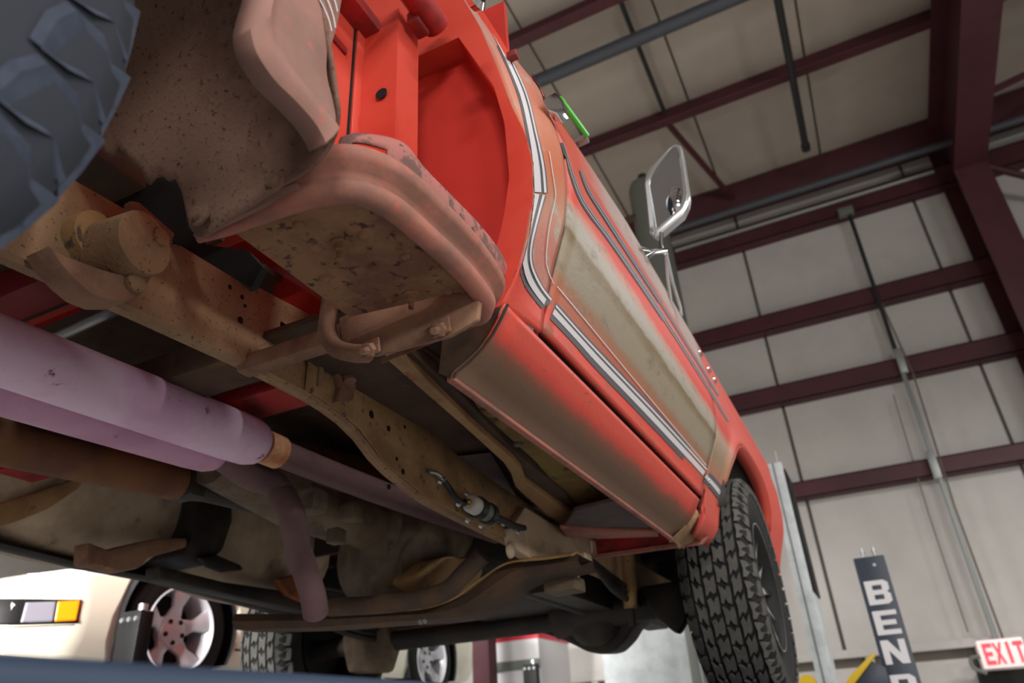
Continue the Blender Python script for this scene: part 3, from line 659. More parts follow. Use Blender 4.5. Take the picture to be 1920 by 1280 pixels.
for q in ((697, 652), (828, 614)):
    a = AY(*q, SY - .004)
    MB().box(a - Vector((.014, .004, .012)), a + Vector((.014, .002, .012)), .002, Matrix.Rotation(-.12, 3, 'Y')).build('washer', M['bracket'], hb)
    MB().lathe([(0, 0), (0, .011), (-.009, .010), (-.01, .006), (-.022, .0055), (-.022, 0)], a + Vector((0, -.003, -.004)), (0, .8, .5), 6).build('nut', M['bracket'], hb)
MB().box((-.82, .745, .53), (-.58, .775, .56), .006).build('step_bar', M['bracket'], T)

# ------------------------------------------------------------------ chassis
FRX = -.80
LO = [(-1.2, .52), (.2, .50), (.367, .505), (.50, .515), (.735, .526), (.90, .527), (1.0, .512), (1.09, .466), (1.24, .436), (1.414, .428), (1.746, .418), (2.1, .44), (3.4, .44)]
UP = [(-1.2, .66), (.2, .66), (.58, .682), (.77, .692), (.907, .706), (1.0, .69), (1.078, .661), (1.28, .614), (1.42, .583), (1.67, .567), (2.07, .55), (2.4, .57), (3.4, .57)]
LO = [(-1.2, .555)] + [(y * 1.028, z * 1.028) for y, z in LO[1:-1]] + [(3.4, .45)]
def rail(x, name, mt, sgn, LO=LO):
    m = MB(); ys = zs(-1.2, 3.4, 92); rows = []
    for y in ys:
        a, b = ips(y, LO), ips(y, UP); inx = x - sgn * (.022 if sgn > 0 else .065)
        rows.append([Vector((inx, y, a)), Vector((x - sgn * .006, y, a)), Vector((x, y, a + .006)), Vector((x, y, (a + b) / 2)), Vector((x, y, b - .006)), Vector((x - sgn * .006, y, b)), Vector((inx, y, b))])
    m.grid(rows); return m.build(name, mt, T, ang=40, solid=.005)
fr = rail(FRX, 'frame_rail', M['frame'], 1); LO2 = [(-1.2, .505), (1.1, .503), (1.36, .488), (1.6, .486), (1.93, .464), (2.35, .437), (3.4, .437)]
fr2 = rail(-2.02, 'frame_rail', M['greasy'], -1, LO2)
m = MB(); ys = zs(.88, 2.05, 30)   # ochre inner reinforcement along the front half
rows = [[Vector((FRX + .004, y, ips(y, LO) + .004)), Vector((FRX + .004, y, ips(y, UP) - .004))] for y in ys]
m.grid(rows).build('rail_plate', M['frame_ochre'], fr, solid=.003)
for q, r in (((455, 557), .004), ((452, 600), .006), ((460, 573), .003), ((557, 670), .004), ((698, 777), .008), ((730, 803), .006), ((760, 800), .004), ((757, 884), .006), ((731, 912), .005), ((555, 648), .003), ((432, 538), .004), ((745, 860), .004)):
    a = AX(*q, FRX + .0085 if q[0] > 690 else FRX + .001); MB().lathe([(0, 0), (0, r), (-.004, r), (-.004, 0)], a, (1, .2, 0), 12).build('hole', M['hole'], fr)
for pts in ([(726, 640), (712, 648), (650, 800), (640, 860)], ):
    pass
MB().prism([AX(*q, FRX + .012) for q in ((604, 640), (612, 640), (605, 724), (597, 724))], (-.010, 0, 0), .002).build('rail_rib', M['frame'], fr)
cb = MB().prism([AX(*q, FRX + .02) for q in ((628, 680), (676, 684), (668, 720), (662, 750), (634, 752), (640, 725))], (-.018, 0, 0), .001).build('cab_mount', M['bracket'], fr)
MB().lathe([(0, .02), (.012, .022), (.02, .012), (.034, .012), (.034, 0)], AX(650, 688, FRX + .02), (.3, 0, -1), 12).build('bolt', M['bracket'], cb)
MB().prism([AX(*q, FRX + .01) for q in ((440, 465), (495, 490), (480, 545), (452, 520))], (-.008, 0, 0), .002).build('rail_gusset', M['brown_dark'], fr)
# rear spring hanger
sh = MB().prism([AX(*q, -.752) for q in ((92, 458), (110, 488), (140, 522), (170, 548), (205, 563), (240, 564), (258, 556), (270, 545), (328, 450), (300, 462), (265, 490), (240, 508), (222, 513), (205, 508), (180, 500), (120, 478))], (-.045, 0, 0), .003).build('spring_hanger', M['bracket'], T)
MB().prism([AX(*q, -.738) for q in ((245, 375), (262, 378), (330, 438), (322, 455), (308, 478), (290, 487), (268, 482), (250, 460), (244, 425))], (-.014, 0, 0), .003).build('shackle_plate', M['bracket'], sh)
a = AX(290, 449, -.737); MB().lathe([(0, .020), (.004, .020), (.006, .014), (.014, .012), (.016, 0)], a, (1, 0, 0), 12).build('bolt', M['frame'], sh)
a = AX(250, 531, -.751); MB().lathe([(0, .013), (.008, .013), (.012, .008), (.013, 0)], a, (1, 0, 0), 12).build('bolt', M['frame'], sh)
a, b = AX(212, 478, -.79), AX(262, 452, -.77); MB().lathe([(-.06, 0), (-.06, .042), (.05, .042), (.05, 0)], AX(215, 472, -.775), (1, .1, 0), 24).build('spring_eye', M['frame'], sh)
MB().lathe([(-.04, 0), (-.04, .035), (.04, .035), (.04, 0)], AX(140, 458, -.82), (1, .1, 0), 24).build('spring_eye', M['frame_ochre'], sh)
for k in range(4):
    MB().tube(smooth([(-.84, .38 - .10 * k * .3, .63 - .012 * k), (-.84, .1, .545 - .012 * k), (-.84, -.2, .50 - .012 * k), (-.84, -.7, .56 - .012 * k)], 6), .008, 8).build('spring_leaf', M['orange_rust'], sh)
MB().lathe([(0, 0), (0, .045), (1.3, .045), (1.3, 0)], (-2.05, -.16, .43), (1, 0, 0), 20).build('rear_axle', M['brown_dark'], T)
# cross members seen through the gaps
MB().box((-1.98, .10, .58), (-.80, .18, .66), .01).build('rear_cross_member', M['greasy'], T)
MB().box((-1.98, .80, .60), (-.80, .90, .66), .01).build('mid_cross_member', M['floorpan'], T)
MB().tube([(-1.5, .72, .70), (-.86, .70, .72)], .012, 10).build('brake_line', M['steel'], T)
# floor pan with ribs
FZ = .60
MB().box((-.90, YB - .06, FZ), (-.474, 2.1, FZ + .012)).build('floor_pan', M['floorpan'], T)
MB().box((-2.36, YB - .06, FZ + .20), (-.88, 2.1, FZ + .212)).build('floor_pan', M['floorpan'], T)
def strip(name, pts, x0, x1, mt, dz=.02, z=FZ):
    """hat channel below the floor pan following (y, xcentre)"""
    rows = []
    for p in smooth([(y, xc, zz) for (y, xc, zz) in pts], 6):
        y, xc, zz = p
        rows.append([Vector((xc + x0 - .008, y, zz)), Vector((xc + x0, y, zz - dz)), Vector((xc + x1, y, zz - dz)), Vector((xc + x1 + .008, y, zz))])
    return MB().grid(rows).build(name, mt, T, ang=25, solid=.002)
def zpts(px, z): return [AZ(a, b, z) for a, b in px]
def plate(name, px, z, mt, th=.006, parent=None): return MB().prism(zpts(px, z), (0, 0, th), .0015, 1).build(name, mt, parent or T)
plate('floor_rib', [(722, 672), (748, 665), (800, 712), (880, 790), (962, 862), (978, 880), (985, 903), (1040, 942), (1096, 975), (1120, 1000), (1080, 1000), (1050, 985), (985, 930), (966, 912), (958, 888), (945, 868), (870, 800), (780, 722)], .535, M['rib'], .02)
plate('floor_rib_web', [(748, 665), (772, 660), (860, 735), (960, 842), (1005, 880), (1060, 925), (1096, 975), (1040, 942), (985, 903), (978, 880), (962, 862), (880, 790), (800, 712)], .548, M['floorpan'], .02)
plate('inner_sill', [(846, 688), (872, 720), (1000, 818), (1130, 930), (1158, 950), (1080, 950), (1000, 862), (900, 772)], .556, M['yellow_pan'], .01)
plate('sill_web', [(790, 650), (846, 690), (960, 810), (1010, 868), (1000, 880), (900, 770), (800, 690)], .57, M['brown_dark'], .01)
MB().lathe([(0, .011), (-.004, .010), (-.006, .005), (-.006, 0)], AZ(972, 832, .555), (0, 0, 1), 12).build('floor_plug', M['grey_pan'], T)
plate('outrigger', [(1078, 958), (1160, 938), (1236, 996), (1228, 1004), (1140, 1000), (1080, 1000), (1058, 985)], .505, M['grey_pan'], .012)
plate('outrigger_lip', [(1050, 990), (1130, 996), (1232, 996), (1236, 1006), (1120, 1010), (1062, 1006)], .495, M['rim'], .01)
plate('toe_board', [(830, 860), (920, 850), (968, 930), (1010, 960), (960, 960), (880, 890)], .585, M['grey_pan'], .004)
MB().prism([AY(*q, 2.2) for q in ((1115, 1005), (1240, 1003), (1330, 1004), (1300, 1018), (1200, 1036), (1120, 1042))], (0, .01, 0)).build('firewall_skirt', M['red_dull'], T)
MB().prism([AY(*q, 2.19) for q in ((1110, 1040), (1310, 1012), (1330, 1004), (1316, 1020), (1112, 1046))], (0, .01, 0)).build('skirt_edge', M['rim'], T)
# body mount at the front of the rail
MB().prism([AX(*q, -.77) for q in ((985, 950), (1040, 985), (1060, 1005), (1095, 1008), (1110, 1015), (1112, 1035), (1080, 1050), (1050, 1058), (1000, 1050), (970, 1030), (960, 990))], (-.03, 0, 0), .003).build('body_mount', M['tank'], fr)
MB().lathe([(0, .02), (.006, .018), (.01, .008), (.01, 0)], AX(955, 1032, -.79), (1, 0, 0), 16).build('cap', M['tank'], fr)
a = AX(1082, 1050, -.72); MB().box(a - Vector((.03, .03, .015)), a + Vector((.035, .03, .015)), .006).build('mount_rubber', M['tank'], fr)
MB().tube([AX(1078, 1052, -.72), AX(1076, 1100, -.72)], .014, 12).build('mount_bolt', M['tank'], fr)
a = AX(1062, 1098, -.74); MB().box(a - Vector((.05, .04, .018)), a + Vector((.04, .04, .018)), .006).build('mount_plate', M['case'], fr)

# fuel pump on the rail
fp = MB(); A = AX(880, 942, -.755); B = AX(925, 968, -.745); ax = (B - A).normalized()
pump = MB().lathe([(0, 0), (0, .016), (.004, .020), (.03, .020), (.03, .0)], A, ax, 24).build('fuel_pump', M['white_plastic'], fr)
MB().lathe([(.028, .0), (.028, .0245), (.046, .0245), (.046, .0)], A, ax, 24).build('rubber_clamp', M['hose'], pump)
MB().lathe([(.046, 0), (.046, .0205), (.07, .0205), (.07, 0)], A, ax, 24).build('pump_body', M['grey_plastic'], pump)
MB().lathe([(.07, .0), (.07, .0245), (.084, .0245), (.084, .0)], A, ax, 24).build('rubber_clamp', M['hose'], pump)
MB().lathe([(-.014, 0), (-.014, .005), (-.006, .007), (0, .007), (0, 0)], A, ax, 10).build('brass_fitting', M['brass'], pump)
MB().tube(smooth([AX(804, 884, -.785), AX(820, 888, -.78), (AX(832, 900, -.775)), ], 6), .005, 10).build('metal_line', M['steel'], pump)
MB().tube(smooth([AX(828, 896, -.775), AX(842, 914, -.77), AX(856, 936, -.76), AX(868, 944, -.76), A - ax * .012], 6), .0068, 10).build('hose', M['hose'], pump)
MB().tube(smooth([A + ax * .084, AX(948, 978, -.75), AX(965, 986, -.76), AX(982, 990, -.775)], 6), .0085, 10).build('hose', M['hose'], pump)
for q in ((832, 898), (826, 903), (860, 945), (876, 926), (877, 976), (902, 986), (938, 976), (944, 982), (972, 998)):
    a = AX(*q, -.755); MB().lathe([(-.004, 0), (-.004, .0048), (.004, .0048), (.004, 0)], a, (.8, .3, -.5), 8).build('clip_screw', M['steel'], pump)

# exhaust
def muffler(x0, z0, x1, z1, y0, y1, r, mt, label=None):
    pts = [(x0, y0, z0)] + [(x0 + (x1 - x0) * t, y0 + (y1 - y0) * t, z0 + (z1 - z0) * t) for t in (.3, .6, .9, .955, .98, .992, 1)]
    return MB().tube(pts, [r, r, r, r, r * .97, r * .86, r * .68, r * .4], 28).build('muffler', mt, T, ang=50, label=label)
E1, E2, S1, S2 = AX(478, 830, -1.09), AX(400, 842, -1.19), AX(0, 656, -1.09), AX(0, 716, -1.19)
S1, S2 = S1 + (S1 - E1) * .6, S2 + (S2 - E2) * .6
mu1 = muffler(S1.x, S1.z, E1.x, E1.z, S1.y, E1.y + .02, .052, M['muffler'], 'upper lilac muffler')
mu2 = muffler(S2.x, S2.z, E2.x, E2.z, S2.y, E2.y + .02, .052, M['muffler2'], 'lower muffler with a scraped end')
def xpipe(name, pts, r, mt): return MB().tube(smooth(pts, 8), r, 20).build(name, mt, T)
xpipe('exhaust_pipe', [E1, (-1.08, 1.3, E1.z - .004), (-1.05, 1.6, E1.z - .012), (-1.0, 2.0, E1.z - .02)], .030, M['pipe'])
e1 = (-1.17, 1.06, .507)
def Q(px, py, y): return AY(px, py, y)
xpipe('exhaust_pipe', [E2, AX(470, 892, -1.19), AX(515, 908, -1.20),  Q(545, 960, 1.27), Q(560, 1030, 1.35), Q(585, 1110, 1.42), Q(592, 1150, 1.46)], .0305, M['pipe'])
for c0, c1, rr_ in ((E1 + Vector((0, .02, 0)), E1 + Vector((0, .07, 0)), .036), (E2 + Vector((0, .02, 0)), E2 + Vector((0, .085, -.001)), .034)):
    MB().tube([c0, c1], rr_, 20).build('pipe_collar', M['collar'], T)
# driveshaft
MB().tube([(-1.47, .30, .53), (-1.45, 1.19, .59)], .045, 24).build('driveshaft', M['shaft'], T)
m = MB(); m.tube([(-1.45, 1.18, .58), (-1.44, 1.27, .588), (-1.42, 1.55, .60)], [.036, .030, .034], 18)
m.build('slip_yoke', M['greasy'], T)
uj = MB(); uj.box((-1.50, 1.19, .55), (-1.40, 1.24, .62), .012); uj.build('universal_joint', M['greasy'], T)
# tank on the far side
def lobe(name, px_top, x0, x1, mt):
    return None
def bowl(name, c, r, mt, parent, e=.75):
    m = MB(); rows = []
    for i in range(17):
        ph = -PI / 2 + PI * i / 16; row = []
        for k in range(41):
            th = 2 * PI * k / 40; f = lambda v: math.copysign(abs(v) ** e, v)
            row.append(Vector((c[0] + r[0] * f(math.cos(ph)) * f(math.cos(th)), c[1] + r[1] * f(math.cos(ph)) * f(math.sin(th)), c[2] + r[2] * f(math.sin(ph)))))
        rows.append(row)
    return m.grid(rows).build(name, mt, parent, ang=60)
tank = bowl('fuel_tank', (-2.05, 1.36, .74), (.20, .40, .235), M['tank'], T)
bowl('tank_end', (-2.02, .98, .70), (.20, .26, .17), M['tank'], tank)
MB().prism([AX(*q, -1.82) for q in ((-30, 950), (60, 925), (130, 900), (170, 880), (150, 915), (90, 955), (0, 990))], (-.02, 0, 0), .008).build('tank_strap', M['rib'], tank)
MB().prism([AX(*q, -1.80) for q in ((372, 925), (436, 935), (438, 975), (420, 1030), (392, 1060), (345, 1040), (362, 1000))], (-.3, 0, 0), .012).build('tank_bracket', M['greasy'], tank)
bowl('tank_skid', AX(462, 1010, -2.0), (.20, .36, .22), M['tank'], tank)
MB().prism([AX(*q, -1.78) for q in ((376, 1045), (410, 1040), (452, 1058), (458, 1068), (420, 1072), (392, 1062))], (-.02, 0, 0), .006).build('tank_stain_plate', M['greasy'], tank)
MB().prism([AX(*q, -1.80) for q in ((165, 1015), (205, 1030), (240, 1020), (300, 1008), (352, 1008), (352, 1025), (280, 1045), (262, 1065), (225, 1072), (190, 1060), (165, 1058))], (-.06, 0, 0), .008).build('tank_hanger', M['bracket'], tank)
MB().prism([AX(*q, -1.80) for q in ((300, 1060), (420, 1090), (520, 1105), (590, 1120), (590, 1150), (480, 1125), (300, 1085))], (-.06, 0, 0), .006).build('skid_rail', M['greasy'], T)
MB().prism([AX(*q, -1.78) for q in ((520, 1085), (560, 1075), (575, 1130), (540, 1115))], (-.03, 0, 0), .006).build('rust_bracket', M['orange_rust'], T)
# transfer case
MB().box((-2.34, 2.12, .62), (-.50, 2.135, 1.15)).build('firewall', M['greasy'], T)
MB().tube([(-1.36, 1.2, .64), (-1.36, 1.5, .65), (-1.36, 2.3, .68)], [.07, .12, .16], 24).build('transmission', M['case'], T)
tc = MB().lathe([(-.22, 0), (-.22, .11), (-.16, .15), (-.02, .165), (.02, .165), (.05, .13), (.06, .09), (.075, .085), (.08, 0)], (-1.22, 1.86, .475), (1, -.35, -.25), 40).build('transfer_case', M['case'], T, ang=30)
for k in range(6):
    a = 2 * PI * k / 6; A_ = Vector((1, -.35, -.25)).normalized(); u = A_.orthogonal().normalized(); v = A_.cross(u)
    MB().lathe([(0, 0), (0, .012), (.012, .011), (.012, 0)], Vector((-1.22, 1.86, .475)) + A_ * .045 + (u * math.cos(a) + v * math.sin(a)) * .118, A_, 6).build('bolt', M['case'], tc)
MB().tube(smooth([(-1.3, 1.45, .60), (-1.28, 1.6, .58), (-1.27, 1.75, .56)], 5), [.05] * 5 + [.07] * 5 + [.1], 20).build('tail_housing', M['case'], tc)
MB().prism([(-1.12, 1.75, .40), (-1.05, 1.80, .46), (-1.06, 2.05, .50), (-1.12, 2.1, .40), (-1.2, 1.95, .33)], (-.15, 0, 0), .02, 3).build('drain_pan', M['frame_ochre'], tc)
for q, s_ in (((585, 940), .03), ((660, 960), .025), ((630, 1005), .02)):
    a = AX(*q, -1.2); MB().box(a - Vector((s_,) * 3), a + Vector((s_,) * 3), s_ * .4).build('boss', M['case'], tc)
# transmission cross member
cm = MB(); top_ = smooth([AY(*q, 1.75) for q in ((1085, 1040), (1030, 1048), (960, 1056), (905, 1090), (860, 1122), (800, 1140), (700, 1146), (590, 1150), (440, 1150))], 5)
bot = smooth([AY(*q, 1.75) for q in ((1090, 1062), (1040, 1072), (985, 1085), (930, 1120), (880, 1150), (820, 1160), (700, 1168), (590, 1176), (440, 1180))], 5)
rows = [[a, a + (b - a) * .5 + Vector((0, -.012, 0)), b, b + Vector((0, .10, 0)), a + Vector((0, .10, 0)), a] for a, b in zip(top_, bot)]
cm.grid(rows).build('cross_member', M['brown_dark'], T, ang=40)
m = MB(); rows = [[a + Vector((0, -.035, -.004)), a + Vector((0, -.01, .008)), a + Vector((0, .02, .004))] for a in top_[:30]]
m.grid(rows).build('cross_member_flange', M['frame_ochre'], T, solid=.004)
MB().tube(smooth([AY(*q, 1.68) for q in ((905, 1040), (870, 1075), (830, 1110), (740, 1130), (620, 1138))], 6), .024, 14).build('crossover_pipe', M['brown_dark'], T)
# front axle, differential, shock, springs
FAY, FAZ = 2.80, .415
MB().lathe([(0, 0), (0, .04), (1.9, .04), (1.9, 0)], (-2.35, FAY, FAZ - .02), (1, 0, 0), 20).build('front_axle', M['greasy'], T)
df = MB().prism([AY(*q, 2.80) for q in ((985, 1184), (1020, 1188), (1060, 1202), (1100, 1222), (1128, 1227), (1150, 1222), (1172, 1200), (1186, 1176), (1200, 1168), (1196, 1120), (1120, 1100), (1020, 1110), (980, 1150))], (0, .16, .01), .035, 4).build('differential', M['greasy'], T, ang=60)
dc = MB().lathe([(-.0, .0), (-.0, .115), (-.02, .11), (-.05, .085), (-.062, .04), (-.064, 0)], (-1.0, 2.805, FAZ - .02), (0, 1, 0), 28).build('differential_cover', M['greasy'], df)
for k in range(10): MB().lathe([(0, 0), (0, .009), (-.01, .008), (-.01, 0)], (-1.0 + .105 * math.cos(k * PI / 5), 2.80, FAZ - .02 + .105 * math.sin(k * PI / 5)), (0, 1, 0), 6).build('bolt', M['brown_dark'], df)
MB().tube([(-1.15, FAY, FAZ), (-.72, FAY, FAZ - .005)], [.09, .05], 20).build('axle_flare', M['greasy'], df)
MB().tube([(-1.0, FAY - .1, FAZ), (-1.10, 2.2, FAZ + .05)], .03, 14).build('front_driveshaft', M['greasy'], T)
MB().tube([AY(1176, 1040, 2.62), AY(1180, 1100, 2.62), AY(1182, 1140, 2.62)], [.028, .028, .022], 16).build('shock_absorber', M['frame_ochre'], T)
MB().tube([AY(1182, 1138, 2.62), AY(1186, 1172, 2.64)], .014, 12).build('shock_rod', M['greasy'], T)
for x in (-.80, -1.98):
    for k in range(3):
        MB().tube(smooth([(x, 2.15 + .1 * k, .50 - .02 * k), (x, 2.5, .46 - .02 * k), (x, 2.8, .45 - .02 * k), (x, 3.3, .52 - .02 * k)], 5), .012, 8).build('front_spring_leaf', M['greasy'], T)
MB().box((-1.6, 2.25, .50), (-.92, 3.3, .95), .05).build('engine_block', M['greasy'], T)
MB().box((-1.5, 2.3, .42), (-1.05, 3.1, .52), .05).build('oil_pan', M['greasy'], T)
MB().prism([AY(*q, 2.75) for q in ((640, 1165), (720, 1160), (735, 1210), (720, 1260), (650, 1262), (640, 1215))], (0, .08, 0), .02).build('steering_knuckle', M['case'], T)
MB().prism([AY(*q, 2.72) for q in ((1195, 1100), (1280, 1085), (1288, 1160), (1270, 1190), (1230, 1160))], (0, .06, 0), .015).build('steering_knuckle', M['greasy'], T)
for q in ((789, 1166), (797, 1164)):
    MB().lathe([(0, 0), (0, .006), (.006, .005), (.006, 0)], AY(*q, 1.7), (0, -1, 0), 8).build('bolt', M['steel'], T)

# ------------------------------------------------------------------ tyres
def tire_parts(wd, R, rim_r):
    h = wd / 2
    return [(-h * .72, rim_r), (-h * .95, rim_r + (R - rim_r) * .25), (-h * 1.06, rim_r + (R - rim_r) * .55), (-h * 1.02, R - .035), (-h * .92, R - .014), (-h * .8, R - .010), (0, R - .007), (h * .8, R - .010), (h * .92, R - .014), (h * 1.02, R - .035), (h * 1.06, rim_r + (R - rim_r) * .55), (h * .95, rim_r + (R - rim_r) * .25), (h * .72, rim_r)]
def tire(cx, cy, cz, wd, R, rim_r, mt, mt_groove, nblk, phase=0, chunky=False):
    cen = Vector((cx, cy, cz)); h = wd / 2
    ty = MB().lathe(tire_parts(wd, R, rim_r), cen, (1, 0, 0), 72).build('tyre', mt_groove, T, ang=60)
    prof = tire_parts(wd, R, rim_r)
    def S(v, a, dr):   # v in -1.25..1.25 across the tread and over the shoulder
        if abs(v) <= .92: x, r = v * h, R - .007 - .007 * abs(v) ** 3
        else:
            k = (abs(v) - .92) / .33; x = math.copysign(h * (.92 + .12 * min(1, k * 1.4)), v); r = R - .014 - .055 * k
        if abs(v) > .92: x += math.copysign(dr * min(1, (abs(v) - .92) / .2), v)
        return cen + Vector((x, (r + dr) * math.cos(a), (r + dr) * math.sin(a)))
    m = MB(); da = 2 * PI / nblk; rnd = random.Random(3)
    if chunky: cols = [(-1.3, -.82, 0, .2), (-.76, -.30, .1, -.4), (-.25, .25, .55, .4), (.30, .76, .3, -.4), (.82, 1.3, .1, .2)]
    else: cols = [(-1.2, -.76, 0, .15), (-.68, -.42, .4, -.8), (-.34, -.03, .1, .35), (.03, .34, .6, -.3), (.42, .68, .2, .8), (.76, 1.2, .5, -.15)]
    for (v0, v1, ph, sk) in cols:
        for i in range(nblk):
            g_ = .05 if chunky else .06 if abs(sk) > .8 else .09; a0 = (i + ph + phase) * da + g_ * da; a1 = (i + 1 + ph + phase) * da - g_ * da; vm = (v0 + v1) / 2; dv = v1 - v0
            j = lambda s_: rnd.uniform(-s_, s_)
            # wavy outline: a notch on both long edges
            o = [(v0, a0 + sk * da * .2), (v0 + dv * .30, a0 + .02 * da - sk * da * .1), (v0 + dv * .55, a0 + .22 * da), (v0 + dv * .75, a0 + .02 * da), (v1, a0 - sk * da * .2),
                 (v1, a0 + (a1 - a0) * .55), (v1 - dv * .10, a1 - sk * da * .2), (v0 + dv * .62, a1 - .02 * da), (v0 + dv * .45, a1 - .22 * da + .1 * da * sk), (v0 + dv * .2, a1), (v0, a1 + sk * da * .15), (v0 + dv * .07, a0 + (a1 - a0) * .5)]
            top = [m.bm.verts.new(S(v, a, .004 if chunky else .008)) for v, a in o]; bt = [m.bm.verts.new(S(v, a, -.004)) for v, a in o]
            m.face(top); n_ = len(o)
            for k in range(n_): m.face([top[k], top[(k + 1) % n_], bt[(k + 1) % n_], bt[k]])
    m.build('tread_blocks', mt, ty, ang=20, kind='stuff')
    return ty
def rim_wheel(cx, cy, cz, sg, wd, r, spokes, parent=None):
    """steel/alloy wheel, face towards sg (x sign)"""
    A_ = (sg, 0, 0); o = (cx, cy, cz); h = wd / 2
    w0 = MB().lathe([(-h * .8, r * .97), (-h * .6, r * .9), (h * .3, r * .88), (h * .68, r * .93), (h * .8, r * 1.0), (h * .86, r * 1.03), (h * .8, r * 1.05)], o, A_, 48).build('wheel_rim', M['black'], parent or T)
    MB().lathe([(h * .72, r * .98), (h * .86, r * 1.03), (h * .86, r * 1.05), (h * .70, r * 1.03)], o, A_, 48, True).build('rim_lip', M['chrome'], w0)
    MB().lathe([(h * .1, 0), (h * .1, r * .9), (h * .05, r * .9)], o, A_, 32).build('wheel_disc', M['black'], w0)
    MB().lathe([(h * .2, 0), (h * .55, 0), (h * .55, r * .2), (h * .45, r * .26), (h * .2, r * .28)][1:], o, A_, 24).build('hub', M['alloy'], w0)
    for k in range(spokes):
        a = 2 * PI * k / spokes; d = Vector((0, math.cos(a), math.sin(a))); n = Vector((0, -math.sin(a), math.cos(a))); O = Vector(o) + Vector((sg * h * .5, 0, 0))
        MB().prism([O + d * r * .2 - n * r * .07, O + d * r * .95 - n * r * .05 + Vector((sg * h * .2, 0, 0)), O + d * r * .95 + n * r * .05 + Vector((sg * h * .2, 0, 0)), O + d * r * .2 + n * r * .07], (-sg * .02, 0, 0), .003).build('spoke', M['chrome'], w0)
    return w0
tire(-.445, FAY - .02, FAZ + .007, .225, .378, .21, M['rubber'], M['rubber_dark'], 38)
rim_wheel(-.445, FAY - .02, FAZ + .005, 1, .262, .205, 12)
tire(-2.32, FAY, FAZ + .007, .225, .378, .21, M['rubber'], M['rubber_dark'], 38, .3)
rim_wheel(-2.32, FAY, FAZ + .005, -1, .20, .205, 12)
tire(-.509, WC.x + .002, WC.y + .010, .243, .393, .21, M['rubber_dust'], M['rubber_side'], 36, 0, True)
rim_wheel(-.515, WC.x, WC.y, 1, .22, .205, 12)

# ------------------------------------------------------------------ the lift under the pickup
def runway(x0, x1, top, y0, y1, label, grp):
    t = thing('lift_runway', label, 'lift runway', ((x0 + x1) / 2, (y0 + y1) / 2, top - .16), grp)
    MB().box((x0, y0, top - .16), (x1, y1, top), .012, seg=3).build('deck', M['runway'], t)
    MB().box((x0 + .02, y1, top - .14), (x1 - .02, y1 + .02, top - .01), .004).build('end_cap', M['lift'], t)
    return t
runway(-.80, -.30, .040, -1.6, 3.9, 'blue grey lift runway under the right wheels of the red pickup', 'runways')
runway(-2.62, -2.1, .033, -1.6, 3.9, 'blue grey lift runway under the left wheels of the red pickup', 'runways')
PY = 4.8
lc = thing('lift_column', 'dark blue lift column lettered BEND in white beside the front wheel', 'lift column', (0, PY, FLOOR_Z))
cA, cB = AY(1599, 1047, PY), AY(1657, 1040, PY)
cw = cB.x - cA.x; ztop = cA.z
MB().box((cA.x, PY, FLOOR_Z), (cB.x, PY + .16, ztop), .006).build('post', M['lift'], lc)
MB().box((cA.x - .05, PY - .01, FLOOR_Z), (cB.x + .05, PY + .2, FLOOR_Z + .02), .004).build('base_plate', M['lift'], lc)
for i, (ch, yt) in enumerate((('B', 1088), ('E', 1146), ('N', 1202), ('D', 1268))):
    zt = AY(1640, yt, PY).z; hh = zt - AY(1640, yt + 46, PY).z
    letters(ch, hh, cw * .74, .004, Vector((0, 0, 0)), Vector((cA.x + cw * .13, PY - .0005, zt - hh)), Vector((1, 0, 0)), Vector((0, 0, 1)), Vector((0, -1, 0)), M['letter'], lc)
for q in (.35, .72):
    a = Vector((cA.x + cw * q, PY + .05, ztop)); MB().lathe([(0, 0), (0, .009), (.03, .009), (.03, .014), (.045, .014), (.045, .007), (.06, .007), (.06, 0)], a, (0, 0, 1), 10).build('bolt', M['steel'], lc)
MB().lathe([(0, 0), (0, .01), (.006, .009), (.006, 0)], Vector((cA.x + cw * .62, PY, ztop - .05)), (0, -1, 0), 10).build('bolt', M['steel'], lc)
yb = MB().prism([AY(*q, PY - .05) for q in ((1637, 1222), (1641, 1230), (1600, 1284), (1585, 1282), (1590, 1270))], (0, .03, 0), .006).build('safety_bar', M['yellow'], lc)
MB().prism([AY(*q, PY - .02) for q in ((1628, 1236), (1660, 1250), (1675, 1300), (1600, 1300), (1596, 1288))], (0, .04, 0), .004).build('bar_bracket', M['lift'], lc)
MB().lathe([(0, 0), (0, .05), (.02, .045), (.02, 0)], AY(1515, 1282, PY), (0, -1, .3), 24).build('yellow_cap', M['yellow'], lc)
# pale steel column with dark rear face behind the front wheel
CY = 5.6
t = thing('steel_column', 'tall pale grey steel column with dark back right behind the front tyre', 'column', (-.48, CY, FLOOR_Z))
b0, b1 = AY(1438, 870, CY), AY(1466, 872, CY)
MB().box((b0.x, CY, FLOOR_Z), (b1.x, CY + .03, b0.z), .004).build('column_face', M['panel'], t)
MB().box((b0.x + .035, CY - .004, FLOOR_Z), (b0.x + .045, CY + .002, b0.z)).build('groove', M['cloudy'], t)
MB().box((b1.x - .02, CY + .03, AY(1510, 1110, CY).z), (b1.x + .015, CY + .42, b1.z - .02), .004).build('column_back', M['black'], t)
MB().box((b1.x - .02, CY + .03, FLOOR_Z), (b1.x + .005, CY + .30, AY(1510, 1110, CY).z), .004).build('column_side', M['panel'], t)
MB().tube([(b0.x + .07, CY + .05, b0.z - .1), (b0.x + .075, CY + .05, b0.z + .1)], .006, 8).build('rod', M['conduit'], t)
